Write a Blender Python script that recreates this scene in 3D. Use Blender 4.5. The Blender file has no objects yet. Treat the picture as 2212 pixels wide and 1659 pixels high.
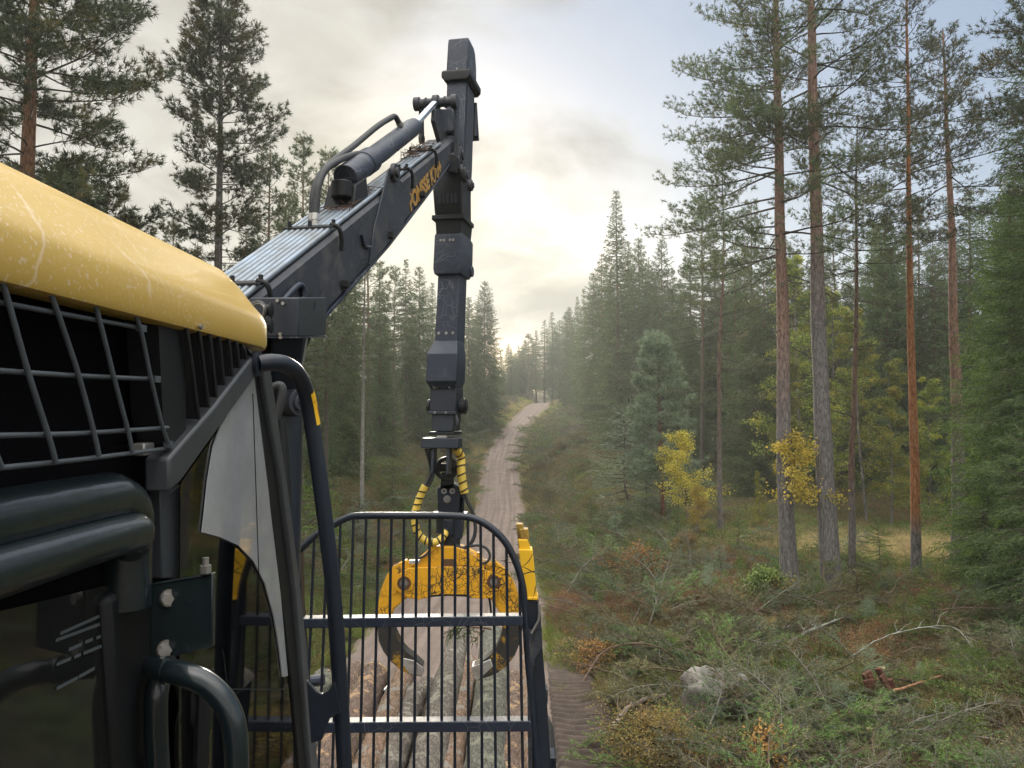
import bpy, math, random
import numpy as np
from mathutils import Vector, Matrix
SC = bpy.context.scene
COL = SC.collection
R = math.radians
rng = np.random.default_rng(7)
random.seed(7)

# ------------------------------------------------------------------ camera, sky, sun, exposure
CZ = 3.6
PITCH = math.atan((887 - 829.5) / 1659)
cam = bpy.data.cameras.new("camera")
cam.sensor_width = 36; cam.lens = 27.0; cam.clip_start = 0.05; cam.clip_end = 2000
camo = bpy.data.objects.new("camera", cam); COL.objects.link(camo)
camo.location = (0, 0, CZ); camo.rotation_euler = (math.pi / 2 + PITCH, 0, 0)
SC.camera = camo
SUN_AZ, SUN_EL = R(-9.0), R(12.5)           # azimuth from +Y towards +X, elevation
SUN_DIR = Vector((math.sin(SUN_AZ) * math.cos(SUN_EL), math.cos(SUN_AZ) * math.cos(SUN_EL), math.sin(SUN_EL)))
SC.view_settings.view_transform = 'Standard'; SC.view_settings.look = 'None'
SC.view_settings.exposure = 0.98; SC.view_settings.gamma = 1.0
SC.cycles.max_bounces = 8; SC.cycles.diffuse_bounces = 3; SC.cycles.glossy_bounces = 3
SC.cycles.transmission_bounces = 6; SC.cycles.transparent_max_bounces = 8; SC.cycles.volume_bounces = 1

def nd(t, kind, **kw):
    n = t.nodes.new(kind)
    for k, v in kw.items():
        if k in n.inputs.keys() if isinstance(k, str) else False: n.inputs[k].default_value = v
        else: setattr(n, k, v)
    return n
def ln(t, a, b): t.links.new(a, b)

def build_world():
    w = bpy.data.worlds.new("World"); SC.world = w; w.use_nodes = True
    t = w.node_tree; t.nodes.clear()
    out = t.nodes.new('ShaderNodeOutputWorld'); bg = t.nodes.new('ShaderNodeBackground')
    bg.inputs['Strength'].default_value = 0.1
    sky = t.nodes.new('ShaderNodeTexSky'); sky.sky_type = 'NISHITA'; sky.sun_disc = False
    sky.sun_elevation = SUN_EL; sky.sun_rotation = SUN_AZ
    sky.dust_density = 1.5; sky.air_density = 1.0
    tc = t.nodes.new('ShaderNodeTexCoord')
    def M(op, a, b=None, c=None, clamp=False):
        n = t.nodes.new('ShaderNodeMath'); n.operation = op; n.use_clamp = clamp
        for i, v in enumerate((a, b, c)):
            if v is None: continue
            if isinstance(v, (int, float)): n.inputs[i].default_value = v
            else: ln(t, v, n.inputs[i])
        return n.outputs[0]
    dot = t.nodes.new('ShaderNodeVectorMath'); dot.operation = 'DOT_PRODUCT'
    nrm = t.nodes.new('ShaderNodeVectorMath'); nrm.operation = 'NORMALIZE'
    ln(t, tc.outputs['Generated'], nrm.inputs[0]); ln(t, nrm.outputs[0], dot.inputs[0])
    dot.inputs[1].default_value = SUN_DIR
    # clouds: stretched noise in direction space
    mp = t.nodes.new('ShaderNodeMapping'); mp.inputs['Scale'].default_value = (1.0, 1.0, 2.0)
    mp.inputs['Location'].default_value = (0.35, 0.2, 0.1)
    ln(t, tc.outputs['Generated'], mp.inputs[0])
    n1 = t.nodes.new('ShaderNodeTexNoise'); n1.inputs['Scale'].default_value = 3.1
    n1.inputs['Detail'].default_value = 6; n1.inputs['Roughness'].default_value = 0.52; n1.inputs['Distortion'].default_value = 0.35
    ln(t, mp.outputs[0], n1.inputs['Vector'])
    n2 = t.nodes.new('ShaderNodeTexNoise'); n2.inputs['Scale'].default_value = 6.5
    n2.inputs['Detail'].default_value = 5; n2.inputs['Roughness'].default_value = 0.5; n2.inputs['Distortion'].default_value = 0.6
    ln(t, mp.outputs[0], n2.inputs['Vector'])
    # coverage: thick on the left and low, broken to blue towards the right
    sx = t.nodes.new('ShaderNodeSeparateXYZ'); ln(t, nrm.outputs[0], sx.inputs[0])
    cov = M('ADD', n1.outputs[0], M('MULTIPLY', sx.outputs[0], -0.62))
    cov = M('ADD', cov, M('MULTIPLY', sx.outputs[2], -0.12))
    mask = t.nodes.new('ShaderNodeMapRange'); mask.interpolation_type = 'SMOOTHSTEP'
    mask.inputs[1].default_value = 0.31; mask.inputs[2].default_value = 0.56
    mask.inputs[3].default_value = 0.12
    ln(t, cov, mask.inputs[0])
    # cloud brightness: grey undersides to white
    br = t.nodes.new('ShaderNodeMapRange'); br.inputs[1].default_value = 0.36; br.inputs[2].default_value = 0.64
    br.inputs[3].default_value = 2.15; br.inputs[4].default_value = 3.35
    ln(t, n2.outputs[0], br.inputs[0])
    d = M('MAXIMUM', dot.outputs['Value'], 0.0)
    wide = M('POWER', d, 9.0); tight = M('POWER', d, 130.0)
    cl = t.nodes.new('ShaderNodeVectorMath'); cl.operation = 'SCALE'
    cl.inputs[0].default_value = (1.0, 0.985, 0.95); ln(t, br.outputs[0], cl.inputs['Scale'])
    g1 = t.nodes.new('ShaderNodeVectorMath'); g1.operation = 'SCALE'
    g1.inputs[0].default_value = (0.30, 0.18, -0.08); ln(t, wide, g1.inputs['Scale'])
    g2 = t.nodes.new('ShaderNodeVectorMath'); g2.operation = 'SCALE'
    g2.inputs[0].default_value = (.8, .68, .3); ln(t, tight, g2.inputs['Scale'])
    a1 = t.nodes.new('ShaderNodeVectorMath'); a1.operation = 'ADD'; ln(t, cl.outputs[0], a1.inputs[0]); ln(t, g1.outputs[0], a1.inputs[1])
    a2 = t.nodes.new('ShaderNodeVectorMath'); a2.operation = 'ADD'; ln(t, a1.outputs[0], a2.inputs[0]); ln(t, g2.outputs[0], a2.inputs[1])
    # sky overhead, out of view, is boosted to light the ground
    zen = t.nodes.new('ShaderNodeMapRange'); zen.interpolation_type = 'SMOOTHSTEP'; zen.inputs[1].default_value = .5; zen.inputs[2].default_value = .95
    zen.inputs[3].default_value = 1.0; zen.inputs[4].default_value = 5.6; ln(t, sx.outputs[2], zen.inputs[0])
    # clear sky: nishita veiled by thin high cloud
    veil = t.nodes.new('ShaderNodeMix'); veil.data_type = 'RGBA'; veil.inputs['Factor'].default_value = 0.72
    ln(t, sky.outputs[0], veil.inputs['A']); veil.inputs['B'].default_value = (1.25, 1.85, 2.95, 1)
    mix = t.nodes.new('ShaderNodeMix'); mix.data_type = 'RGBA'
    # unseen cloud overhead and behind the camera, closed to warm the fill light
    oz = t.nodes.new('ShaderNodeMapRange'); oz.inputs[1].default_value = .5; oz.inputs[2].default_value = .75; ln(t, sx.outputs[2], oz.inputs[0])
    ob = t.nodes.new('ShaderNodeMapRange'); ob.inputs[1].default_value = .25; ob.inputs[2].default_value = -.2; ln(t, sx.outputs[1], ob.inputs[0])
    ln(t, M('MAXIMUM', M('MAXIMUM', mask.outputs[0], oz.outputs[0]), ob.outputs[0]), mix.inputs['Factor']); ln(t, veil.outputs['Result'], mix.inputs['A']); ln(t, a2.outputs[0], mix.inputs['B'])
    zs = t.nodes.new('ShaderNodeVectorMath'); zs.operation = 'SCALE'; ln(t, mix.outputs['Result'], zs.inputs[0]); 
    # unseen sky behind the camera is boosted too, as fill for what faces it
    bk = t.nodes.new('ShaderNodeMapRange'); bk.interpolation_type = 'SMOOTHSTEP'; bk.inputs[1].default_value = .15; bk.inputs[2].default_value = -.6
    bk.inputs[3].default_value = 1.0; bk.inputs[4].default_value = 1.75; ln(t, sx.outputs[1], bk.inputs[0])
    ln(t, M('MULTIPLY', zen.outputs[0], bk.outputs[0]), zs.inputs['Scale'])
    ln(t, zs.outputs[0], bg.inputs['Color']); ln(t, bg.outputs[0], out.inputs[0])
build_world()
sl = bpy.data.lights.new("sun", 'SUN'); sl.energy = 2.8; sl.angle = R(11); sl.color = (1.0, 0.91, 0.76)
so = bpy.data.objects.new("sun", sl); COL.objects.link(so)
so.rotation_euler = (-SUN_DIR).to_track_quat('-Z', 'Y').to_euler(); so.location = (0, 0, 30)

# ------------------------------------------------------------------ helpers
CPI, SPI = math.cos(PITCH), math.sin(PITCH)
def ray(fx, fy):
    x, y = (fx - 1106) / 1659.0, (829.5 - fy) / 1659.0
    ry = CPI - y * SPI
    return x / ry, (SPI + y * CPI) / ry
def at(fx, fy, Y):
    rx, rz = ray(fx, fy); return Vector((rx * Y, Y, CZ + rz * Y))

def tag(o, label=None, cat=None, group=None, kind=None, category=None):
    cat = cat or category
    if label: o['label'] = label
    if cat: o['category'] = cat
    if group: o['group'] = group
    if kind: o['kind'] = kind
    return o
def empty(name, loc=(0, 0, 0), **kw):
    o = bpy.data.objects.new(name, None); COL.objects.link(o); o.location = loc; o.empty_display_size = 0.2
    return tag(o, **kw)

class MB:
    """collects shapes in world space"""
    def __init__(s): s.v = []; s.f = []
    def add(s, vs, fs):
        b = len(s.v); s.v += [tuple(p) for p in vs]; s.f += [tuple(b + i for i in f) for f in fs]; return s
    def hexa(s, p):      # p: 4 bottom (ccw) + 4 top
        return s.add(p, [(3, 2, 1, 0), (4, 5, 6, 7), (0, 1, 5, 4), (1, 2, 6, 5), (2, 3, 7, 6), (3, 0, 4, 7)])
    def box(s, c, sz, m=None):
        hx, hy, hz = sz[0] / 2, sz[1] / 2, sz[2] / 2
        p = [Vector(q) for q in ((-hx, -hy, -hz), (hx, -hy, -hz), (hx, hy, -hz), (-hx, hy, -hz), (-hx, -hy, hz), (hx, -hy, hz), (hx, hy, hz), (-hx, hy, hz))]
        if m is not None: p = [m @ q for q in p]
        c = Vector(c); return s.hexa([q + c for q in p])
    def prism(s, pts, vec):
        n = len(pts); vec = Vector(vec); p = [Vector(q) for q in pts]
        return s.add(p + [q + vec for q in p], [tuple(range(n - 1, -1, -1)), tuple(range(n, 2 * n))] + [(i, (i + 1) % n, n + (i + 1) % n, n + i) for i in range(n)])
    def tube(s, pts, r, n=10, caps=True, flat=None):
        pts = [Vector(p) for p in pts]; m = len(pts)
        rs = r if isinstance(r, (list, tuple)) else [r] * m
        vs = []; T0 = (pts[1] - pts[0]).normalized()
        up = Vector((0, 0, 1)) if abs(T0.z) < .9 else Vector((0, 1, 0))
        u = T0.cross(up).normalized()
        for i in range(m):
            T = (pts[min(i + 1, m - 1)] - pts[max(i - 1, 0)]).normalized()
            u = (u - T * u.dot(T)).normalized(); w = T.cross(u)
            for k in range(n):
                a = 2 * math.pi * k / n; vs.append(pts[i] + (u * math.cos(a) + w * math.sin(a)) * rs[i])
        fs = [(i * n + k, i * n + (k + 1) % n, (i + 1) * n + (k + 1) % n, (i + 1) * n + k) for i in range(m - 1) for k in range(n)]
        if caps: fs += [tuple(range(n - 1, -1, -1)), tuple((m - 1) * n + k for k in range(n))]
        return s.add(vs, fs)
    def cyl(s, a, b, r, n=16): return s.tube([a, b], r, n)
    def ring(s, c, axis, r, w, n=24, h=0.01):
        axis = Vector(axis).normalized(); c = Vector(c)
        u = axis.orthogonal().normalized(); w2 = axis.cross(u); vs = []
        for rr, hh in ((r - w, -h), (r, -h), (r, h), (r - w, h)):
            for k in range(n):
                a = 2 * math.pi * k / n; vs.append(c + (u * math.cos(a) + w2 * math.sin(a)) * rr + axis * hh)
        fs = []
        for q in range(4):
            for k in range(n): fs.append((q * n + k, q * n + (k + 1) % n, ((q + 1) % 4) * n + (k + 1) % n, ((q + 1) % 4) * n + k))
        return s.add(vs, fs)
    def build(s, name, mat, parent=None, bevel=0, smooth=30, **kw):
        me = bpy.data.meshes.new(name); me.from_pydata(s.v, [], s.f); me.validate()
        me.materials.append(mat)
        import bmesh
        bm = bmesh.new(); bm.from_mesh(me); bmesh.ops.recalc_face_normals(bm, faces=bm.faces); bm.to_mesh(me); bm.free()
        if smooth:
            me.polygons.foreach_set('use_smooth', [True] * len(me.polygons)); me.set_sharp_from_angle(angle=R(smooth))
        o = bpy.data.objects.new(name, me); COL.objects.link(o)
        if parent is not None:
            o.parent = parent; o.matrix_parent_inverse = Matrix.Identity(4)
            # vertices are world coordinates: move them into the parent's frame
            off = Vector((0, 0, 0)); q = parent
            while q is not None: off += q.location; q = q.parent
            if off.length > 0: me.transform(Matrix.Translation(-off))
        if bevel:
            b = o.modifiers.new('bevel', 'BEVEL'); b.width = bevel; b.segments = 2; b.limit_method = 'ANGLE'; b.angle_limit = R(35); b.harden_normals = False
        return tag(o, **kw)

def cr(pts, n=8):
    """catmull-rom through points"""
    p = [Vector(q) for q in pts]; p = [p[0] * 2 - p[1]] + p + [p[-1] * 2 - p[-2]]; out = []
    for i in range(1, len(p) - 2):
        for k in range(n):
            t = k / n; a, b, c, d = p[i - 1:i + 3]
            out.append(0.5 * ((2 * b) + (c - a) * t + (2 * a - 5 * b + 4 * c - d) * t * t + (3 * b - a - 3 * c + d) * t ** 3))
    return out + [p[-2]]

# numpy mesh
def np_mesh(name, V, F, mat, mats=None, smooth=False):
    me = bpy.data.meshes.new(name)
    V = np.asarray(V, np.float32); F = np.asarray(F, np.int32); k = F.shape[1]
    me.vertices.add(len(V)); me.vertices.foreach_set('co', V.ravel())
    me.loops.add(F.size); me.loops.foreach_set('vertex_index', F.ravel())
    me.polygons.add(len(F)); me.polygons.foreach_set('loop_start', np.arange(0, F.size, k, dtype=np.int32))
    me.materials.append(mat)
    if smooth: me.polygons.foreach_set('use_smooth', np.ones(len(F), bool))
    me.update(); me.validate(); return me
def rv(n): return rng.normal(size=(n, 3))
def unit(a): return a / (np.linalg.norm(a, axis=1, keepdims=True) + 1e-9)
def blades(P, D, L, W):
    """triangles: base point, direction, length, width"""
    n = len(P); D = unit(D); S = unit(np.cross(D, rv(n))); L = np.broadcast_to(L, n)[:, None]; W = np.broadcast_to(W, n)[:, None]
    V = np.stack([P - S * W / 2, P + S * W / 2, P + D * L], 1).reshape(-1, 3)
    return V, np.arange(3 * n).reshape(n, 3)
def leaves(P, D, L, W):
    """rhombic leaves as two triangles"""
    n = len(P); D = unit(D); S = unit(np.cross(D, rv(n))); L = np.broadcast_to(L, n)[:, None]; W = np.broadcast_to(W, n)[:, None]
    V = np.stack([P, P + D * L * .5 + S * W / 2, P + D * L, P + D * L * .5 - S * W / 2], 1).reshape(-1, 3)
    i = np.arange(n)[:, None] * 4
    return V, np.concatenate([i + [0, 1, 2], i + [0, 2, 3]])
def segs_mesh(P0, P1, r0, r1, sides=4):
    n = len(P0); D = unit(P1 - P0); U = unit(np.cross(D, np.array([0.31, 0.2, 0.93]))); Wv = np.cross(D, U)
    V = []
    for k in range(sides):
        a = 2 * math.pi * k / sides; o = U * math.cos(a) + Wv * math.sin(a)
        V.append(P0 + o * r0[:, None]); V.append(P1 + o * r1[:, None])
    V = np.stack(V, 1).reshape(-1, 3); b = np.arange(n)[:, None] * 2 * sides; F = []
    for k in range(sides):
        j = (k + 1) % sides
        F.append(b + [2 * k, 2 * j, 2 * j + 1]); F.append(b + [2 * k, 2 * j + 1, 2 * k + 1])
    return V, np.concatenate(F)
def merge(*parts):
    V = []; F = []; o = 0
    for v, f in parts:
        V.append(v); F.append(f + o); o += len(v)
    return np.concatenate(V), np.concatenate(F)

# value noise
_perm = rng.random((256, 256))
def vnoise(x, y):
    x = np.asarray(x, float); y = np.asarray(y, float)
    xi = np.floor(x).astype(int); yi = np.floor(y).astype(int); fx = x - xi; fy = y - yi
    fx = fx * fx * (3 - 2 * fx); fy = fy * fy * (3 - 2 * fy)
    g = lambda a, b: _perm[a & 255, b & 255]
    return (g(xi, yi) * (1 - fx) + g(xi + 1, yi) * fx) * (1 - fy) + (g(xi, yi + 1) * (1 - fx) + g(xi + 1, yi + 1) * fx) * fy
def fbm(x, y, o=4):
    s = 0; a = .5
    for i in range(o): s = s + a * vnoise(x * 2 ** i + 17.3 * i, y * 2 ** i + 5.1 * i); a *= .5
    return s / (1 - .5 ** o)

# ------------------------------------------------------------------ materials
def mat(name, col, rough=.5, metal=0, bump=0, bscale=40, var=0, vscale=8, spec=.5, coat=0, col2=None, vthr=None):
    m = bpy.data.materials.new(name); m.use_nodes = True; t = m.node_tree; b = t.nodes['Principled BSDF']
    b.inputs['Base Color'].default_value = (*col, 1); b.inputs['Roughness'].default_value = rough
    b.inputs['Metallic'].default_value = metal; b.inputs['Specular IOR Level'].default_value = spec
    b.inputs['Coat Weight'].default_value = coat
    tc = t.nodes.new('ShaderNodeTexCoord')
    if var or col2:
        n = t.nodes.new('ShaderNodeTexNoise'); n.inputs['Scale'].default_value = vscale; n.inputs['Detail'].default_value = 8; n.inputs['Roughness'].default_value = .65
        ln(t, tc.outputs['Object'], n.inputs['Vector'])
        r = t.nodes.new('ShaderNodeMapRange'); lo, hi = vthr or (.35, .65)
        r.inputs[1].default_value = lo; r.inputs[2].default_value = hi; ln(t, n.outputs[0], r.inputs[0])
        mx = t.nodes.new('ShaderNodeMix'); mx.data_type = 'RGBA'
        c2 = col2 or tuple(c * (1 - var) for c in col)
        mx.inputs['A'].default_value = (*col, 1); mx.inputs['B'].default_value = (*c2, 1)
        ln(t, r.outputs[0], mx.inputs['Factor']); ln(t, mx.outputs['Result'], b.inputs['Base Color'])
        r2 = t.nodes.new('ShaderNodeMapRange'); r2.inputs[3].default_value = rough * .85; r2.inputs[4].default_value = min(1, rough * 1.25)
        ln(t, n.outputs[0], r2.inputs[0]); ln(t, r2.outputs[0], b.inputs['Roughness'])
    if bump:
        n = t.nodes.new('ShaderNodeTexNoise'); n.inputs['Scale'].default_value = bscale; n.inputs['Detail'].default_value = 6
        ln(t, tc.outputs['Object'], n.inputs['Vector'])
        bp = t.nodes.new('ShaderNodeBump'); bp.inputs['Strength'].default_value = bump; bp.inputs['Distance'].default_value = .01
        ln(t, n.outputs[0], bp.inputs['Height']); ln(t, bp.outputs[0], b.inputs['Normal'])
    return m

def scratched(name, base, scr, rough=.4, scale=9, amount=.035, dirt=(.05, .045, .04), dirt_t=(.55, .75), fine=30, spec=.5):
    """paint with thin branching scratches and patches of dirt"""
    m = bpy.data.materials.new(name); m.use_nodes = True; t = m.node_tree; b = t.nodes['Principled BSDF']
    b.inputs['Roughness'].default_value = rough; b.inputs['Specular IOR Level'].default_value = spec
    tc = t.nodes.new('ShaderNodeTexCoord')
    def vor(sc, am, rot):
        mp = t.nodes.new('ShaderNodeMapping'); mp.inputs['Rotation'].default_value = rot; mp.inputs['Scale'].default_value = (1, .35, 1)
        nz = t.nodes.new('ShaderNodeTexNoise'); nz.inputs['Scale'].default_value = 5
        ln(t, tc.outputs['Object'], nz.inputs['Vector'])
        mxv = t.nodes.new('ShaderNodeMix'); mxv.data_type = 'RGBA'; mxv.inputs['Factor'].default_value = .12
        ln(t, tc.outputs['Object'], mxv.inputs['A']); ln(t, nz.outputs['Color'], mxv.inputs['B']); ln(t, mxv.outputs['Result'], mp.inputs[0])
        v = t.nodes.new('ShaderNodeTexVoronoi'); v.feature = 'DISTANCE_TO_EDGE'; v.inputs['Scale'].default_value = sc
        ln(t, mp.outputs[0], v.inputs['Vector'])
        c = t.nodes.new('ShaderNodeMath'); c.operation = 'LESS_THAN'; c.inputs[1].default_value = am; ln(t, v.outputs['Distance'], c.inputs[0])
        return c.outputs[0]
    a, c = vor(scale, amount, (.3, .5, .6)), vor(scale * 1.7, amount, (1.1, .2, 2.0))
    mxm = t.nodes.new('ShaderNodeMath'); mxm.operation = 'MAXIMUM'; ln(t, a, mxm.inputs[0]); ln(t, c, mxm.inputs[1])
    n = t.nodes.new('ShaderNodeTexNoise'); n.inputs['Scale'].default_value = 4; n.inputs['Detail'].default_value = 6; ln(t, tc.outputs['Object'], n.inputs['Vector'])
    r = t.nodes.new('ShaderNodeMapRange'); r.inputs[1].default_value = .42; r.inputs[2].default_value = .58; ln(t, n.outputs[0], r.inputs[0])
    mu = t.nodes.new('ShaderNodeMath'); mu.operation = 'MULTIPLY'; ln(t, mxm.outputs[0], mu.inputs[0]); ln(t, r.outputs[0], mu.inputs[1])
    m1 = t.nodes.new('ShaderNodeMix'); m1.data_type = 'RGBA'; m1.inputs['A'].default_value = (*base, 1); m1.inputs['B'].default_value = (*scr, 1)
    ln(t, mu.outputs[0], m1.inputs['Factor'])
    n2 = t.nodes.new('ShaderNodeTexNoise'); n2.inputs['Scale'].default_value = 7; n2.inputs['Detail'].default_value = 9; n2.inputs['Roughness'].default_value = .7
    ln(t, tc.outputs['Object'], n2.inputs['Vector'])
    r2 = t.nodes.new('ShaderNodeMapRange'); r2.inputs[1].default_value = dirt_t[0]; r2.inputs[2].default_value = dirt_t[1]; ln(t, n2.outputs[0], r2.inputs[0])
    m2 = t.nodes.new('ShaderNodeMix'); m2.data_type = 'RGBA'; m2.inputs['B'].default_value = (*dirt, 1)
    ln(t, m1.outputs['Result'], m2.inputs['A']); ln(t, r2.outputs[0], m2.inputs['Factor'])
    ln(t, m2.outputs['Result'], b.inputs['Base Color'])
    rr = t.nodes.new('ShaderNodeMapRange'); rr.inputs[3].default_value = rough * .8; rr.inputs[4].default_value = min(1, rough * 1.5); ln(t, n2.outputs[0], rr.inputs[0]); ln(t, rr.outputs[0], b.inputs['Roughness'])
    return m

def foliage(name, c1, c2, c3=None, trans=.35, rough=.55, spec=.25):
    m = bpy.data.materials.new(name); m.use_nodes = True; t = m.node_tree; b = t.nodes['Principled BSDF']
    out = [n for n in t.nodes if n.type == 'OUTPUT_MATERIAL'][0]
    g = t.nodes.new('ShaderNodeNewGeometry'); oi = t.nodes.new('ShaderNodeObjectInfo')
    mx = t.nodes.new('ShaderNodeMix'); mx.data_type = 'RGBA'; mx.inputs['A'].default_value = (*c1, 1); mx.inputs['B'].default_value = (*c2, 1)
    ln(t, g.outputs['Random Per Island'], mx.inputs['Factor'])
    hs = t.nodes.new('ShaderNodeHueSaturation')
    r = t.nodes.new('ShaderNodeMapRange'); r.inputs[3].default_value = .72; r.inputs[4].default_value = 1.3; ln(t, oi.outputs['Random'], r.inputs[0])
    r3 = t.nodes.new('ShaderNodeMapRange'); r3.inputs[3].default_value = .485; r3.inputs[4].default_value = .515; ln(t, oi.outputs['Random'], r3.inputs[0])
    ln(t, r.outputs[0], hs.inputs['Value']); ln(t, r3.outputs[0], hs.inputs['Hue'])
    src = mx.outputs['Result']
    if c3:      # patches of the third colour (yellowing, dead shoots)
        tc = t.nodes.new('ShaderNodeTexCoord'); n = t.nodes.new('ShaderNodeTexNoise'); n.inputs['Scale'].default_value = 1.6; ln(t, tc.outputs['Object'], n.inputs['Vector'])
        rr = t.nodes.new('ShaderNodeMapRange'); rr.inputs[1].default_value = .5; rr.inputs[2].default_value = .68; ln(t, n.outputs[0], rr.inputs[0])
        m3 = t.nodes.new('ShaderNodeMix'); m3.data_type = 'RGBA'; ln(t, src, m3.inputs['A']); m3.inputs['B'].default_value = (*c3, 1); ln(t, rr.outputs[0], m3.inputs['Factor']); src = m3.outputs['Result']
    ln(t, src, hs.inputs['Color']); ln(t, hs.outputs[0], b.inputs['Base Color'])
    b.inputs['Roughness'].default_value = rough; b.inputs['Specular IOR Level'].default_value = spec
    tr = t.nodes.new('ShaderNodeBsdfTranslucent'); ln(t, hs.outputs[0], tr.inputs['Color'])
    ms = t.nodes.new('ShaderNodeMixShader'); ms.inputs[0].default_value = trans
    ln(t, b.outputs[0], ms.inputs[1]); ln(t, tr.outputs[0], ms.inputs[2]); ln(t, ms.outputs[0], out.inputs['Surface'])
    return m

def bark(name, low, high, z0, z1, vs=(14, 14, 3), bump=.8, speck=None):
    m = bpy.data.materials.new(name); m.use_nodes = True; t = m.node_tree; b = t.nodes['Principled BSDF']
    tc = t.nodes.new('ShaderNodeTexCoord'); sx = t.nodes.new('ShaderNodeSeparateXYZ'); ln(t, tc.outputs['Object'], sx.inputs[0])
    n0 = t.nodes.new('ShaderNodeTexNoise'); n0.inputs['Scale'].default_value = 1.5; n0.inputs['Detail'].default_value = 5; ln(t, tc.outputs['Object'], n0.inputs['Vector'])
    ad = t.nodes.new('ShaderNodeMath'); ad.operation = 'MULTIPLY_ADD'; ln(t, n0.outputs[0], ad.inputs[0]); ad.inputs[1].default_value = (z1 - z0) * .9; ln(t, sx.outputs[2], ad.inputs[2])
    r = t.nodes.new('ShaderNodeMapRange'); r.inputs[1].default_value = z0 + (z1 - z0) * .45; r.inputs[2].default_value = z1 + (z1 - z0) * .45; ln(t, ad.outputs[0], r.inputs[0])
    mx = t.nodes.new('ShaderNodeMix'); mx.data_type = 'RGBA'; mx.inputs['A'].default_value = (*low, 1); mx.inputs['B'].default_value = (*high, 1); ln(t, r.outputs[0], mx.inputs['Factor'])
    mp = t.nodes.new('ShaderNodeMapping'); mp.inputs['Scale'].default_value = vs; ln(t, tc.outputs['Object'], mp.inputs[0])
    v = t.nodes.new('ShaderNodeTexVoronoi'); v.inputs['Scale'].default_value = 1.6; v.feature = 'DISTANCE_TO_EDGE'
    n = t.nodes.new('ShaderNodeTexNoise'); n.inputs['Scale'].default_value = 2; n.inputs['Detail'].default_value = 8; n.inputs['Roughness'].default_value = .7; ln(t, mp.outputs[0], n.inputs['Vector'])
    ln(t, mp.outputs[0], v.inputs['Vector'])
    r2 = t.nodes.new('ShaderNodeMapRange'); r2.inputs[1].default_value = .3; r2.inputs[2].default_value = .7; r2.inputs[3].default_value = .4; r2.inputs[4].default_value = 1.5; ln(t, n.outputs[0], r2.inputs[0])
    r4 = t.nodes.new('ShaderNodeMapRange'); r4.inputs[1].default_value = 0; r4.inputs[2].default_value = .12; r4.inputs[3].default_value = .55; r4.inputs[4].default_value = 1; ln(t, v.outputs['Distance'], r4.inputs[0])
    mu = t.nodes.new('ShaderNodeMath'); mu.operation = 'MULTIPLY'; ln(t, r2.outputs[0], mu.inputs[0]); ln(t, r4.outputs[0], mu.inputs[1])
    sc = t.nodes.new('ShaderNodeVectorMath'); sc.operation = 'SCALE'; ln(t, mx.outputs['Result'], sc.inputs[0]); ln(t, mu.outputs[0], sc.inputs['Scale'])
    last = sc.outputs[0]
    if speck:
        n3 = t.nodes.new('ShaderNodeTexNoise'); n3.inputs['Scale'].default_value = 5.5; n3.inputs['Detail'].default_value = 7; n3.inputs['Roughness'].default_value = .7; ln(t, tc.outputs['Object'], n3.inputs['Vector'])
        r5 = t.nodes.new('ShaderNodeMapRange'); r5.inputs[1].default_value = .56; r5.inputs[2].default_value = .6; ln(t, n3.outputs[0], r5.inputs[0])
        m3 = t.nodes.new('ShaderNodeMix'); m3.data_type = 'RGBA'; ln(t, last, m3.inputs['A']); m3.inputs['B'].default_value = (*speck, 1); ln(t, r5.outputs[0], m3.inputs['Factor']); last = m3.outputs['Result']
    ln(t, last, b.inputs['Base Color']); b.inputs['Roughness'].default_value = .85; b.inputs['Specular IOR Level'].default_value = .2
    bp = t.nodes.new('ShaderNodeBump'); bp.inputs['Strength'].default_value = bump; bp.inputs['Distance'].default_value = .02; ln(t, mu.outputs[0], bp.inputs['Height']); ln(t, bp.outputs[0], b.inputs['Normal'])
    return m

# ------------------------------------------------------------------ terrain
RY = [-20, 0, 10, 17, 22, 30, 40, 48, 57, 64, 78, 90, 106, 122, 150, 400]
RZ = [0, 0, -.2, -.6, -1.1, -2.0, -2.55, -2.6, -1.95, -.9, 1.1, 2.6, 4.55, 4.9, 3.6, 3.0]
RX = [-1.2, -1.2, -1.12, -.95, -.9, -.95, -.85, -.75, -.9, -.95, -.1, 1.5, 3.9, 7.0, 14, 70]
def _tab(xs, ys, q):
    """smooth table lookup"""
    q = np.asarray(q, float); r = 0
    for d, w in ((-2.4, .15), (-1.2, .2), (0, .3), (1.2, .2), (2.4, .15)): r = r + w * np.interp(q + d * np.clip(q / 40, .4, 1.6), xs, ys)
    return r
def road_z(Y): return _tab(RY, RZ, Y)
def road_x(Y): return _tab(RY, RX, Y)
SR_Y = [-20, 15, 25, 40, 60, 80, 105, 150, 400]; SR_Z = [0, 0, -.3, -.4, 1.3, 3.3, 5.7, 6.5, 8]
SL_Y = [-20, 8, 15, 30, 50, 80, 105, 150, 400]; SL_Z = [-.3, -.3, -.2, .3, 1.0, 3.4, 6.1, 7.0, 8]
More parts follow.
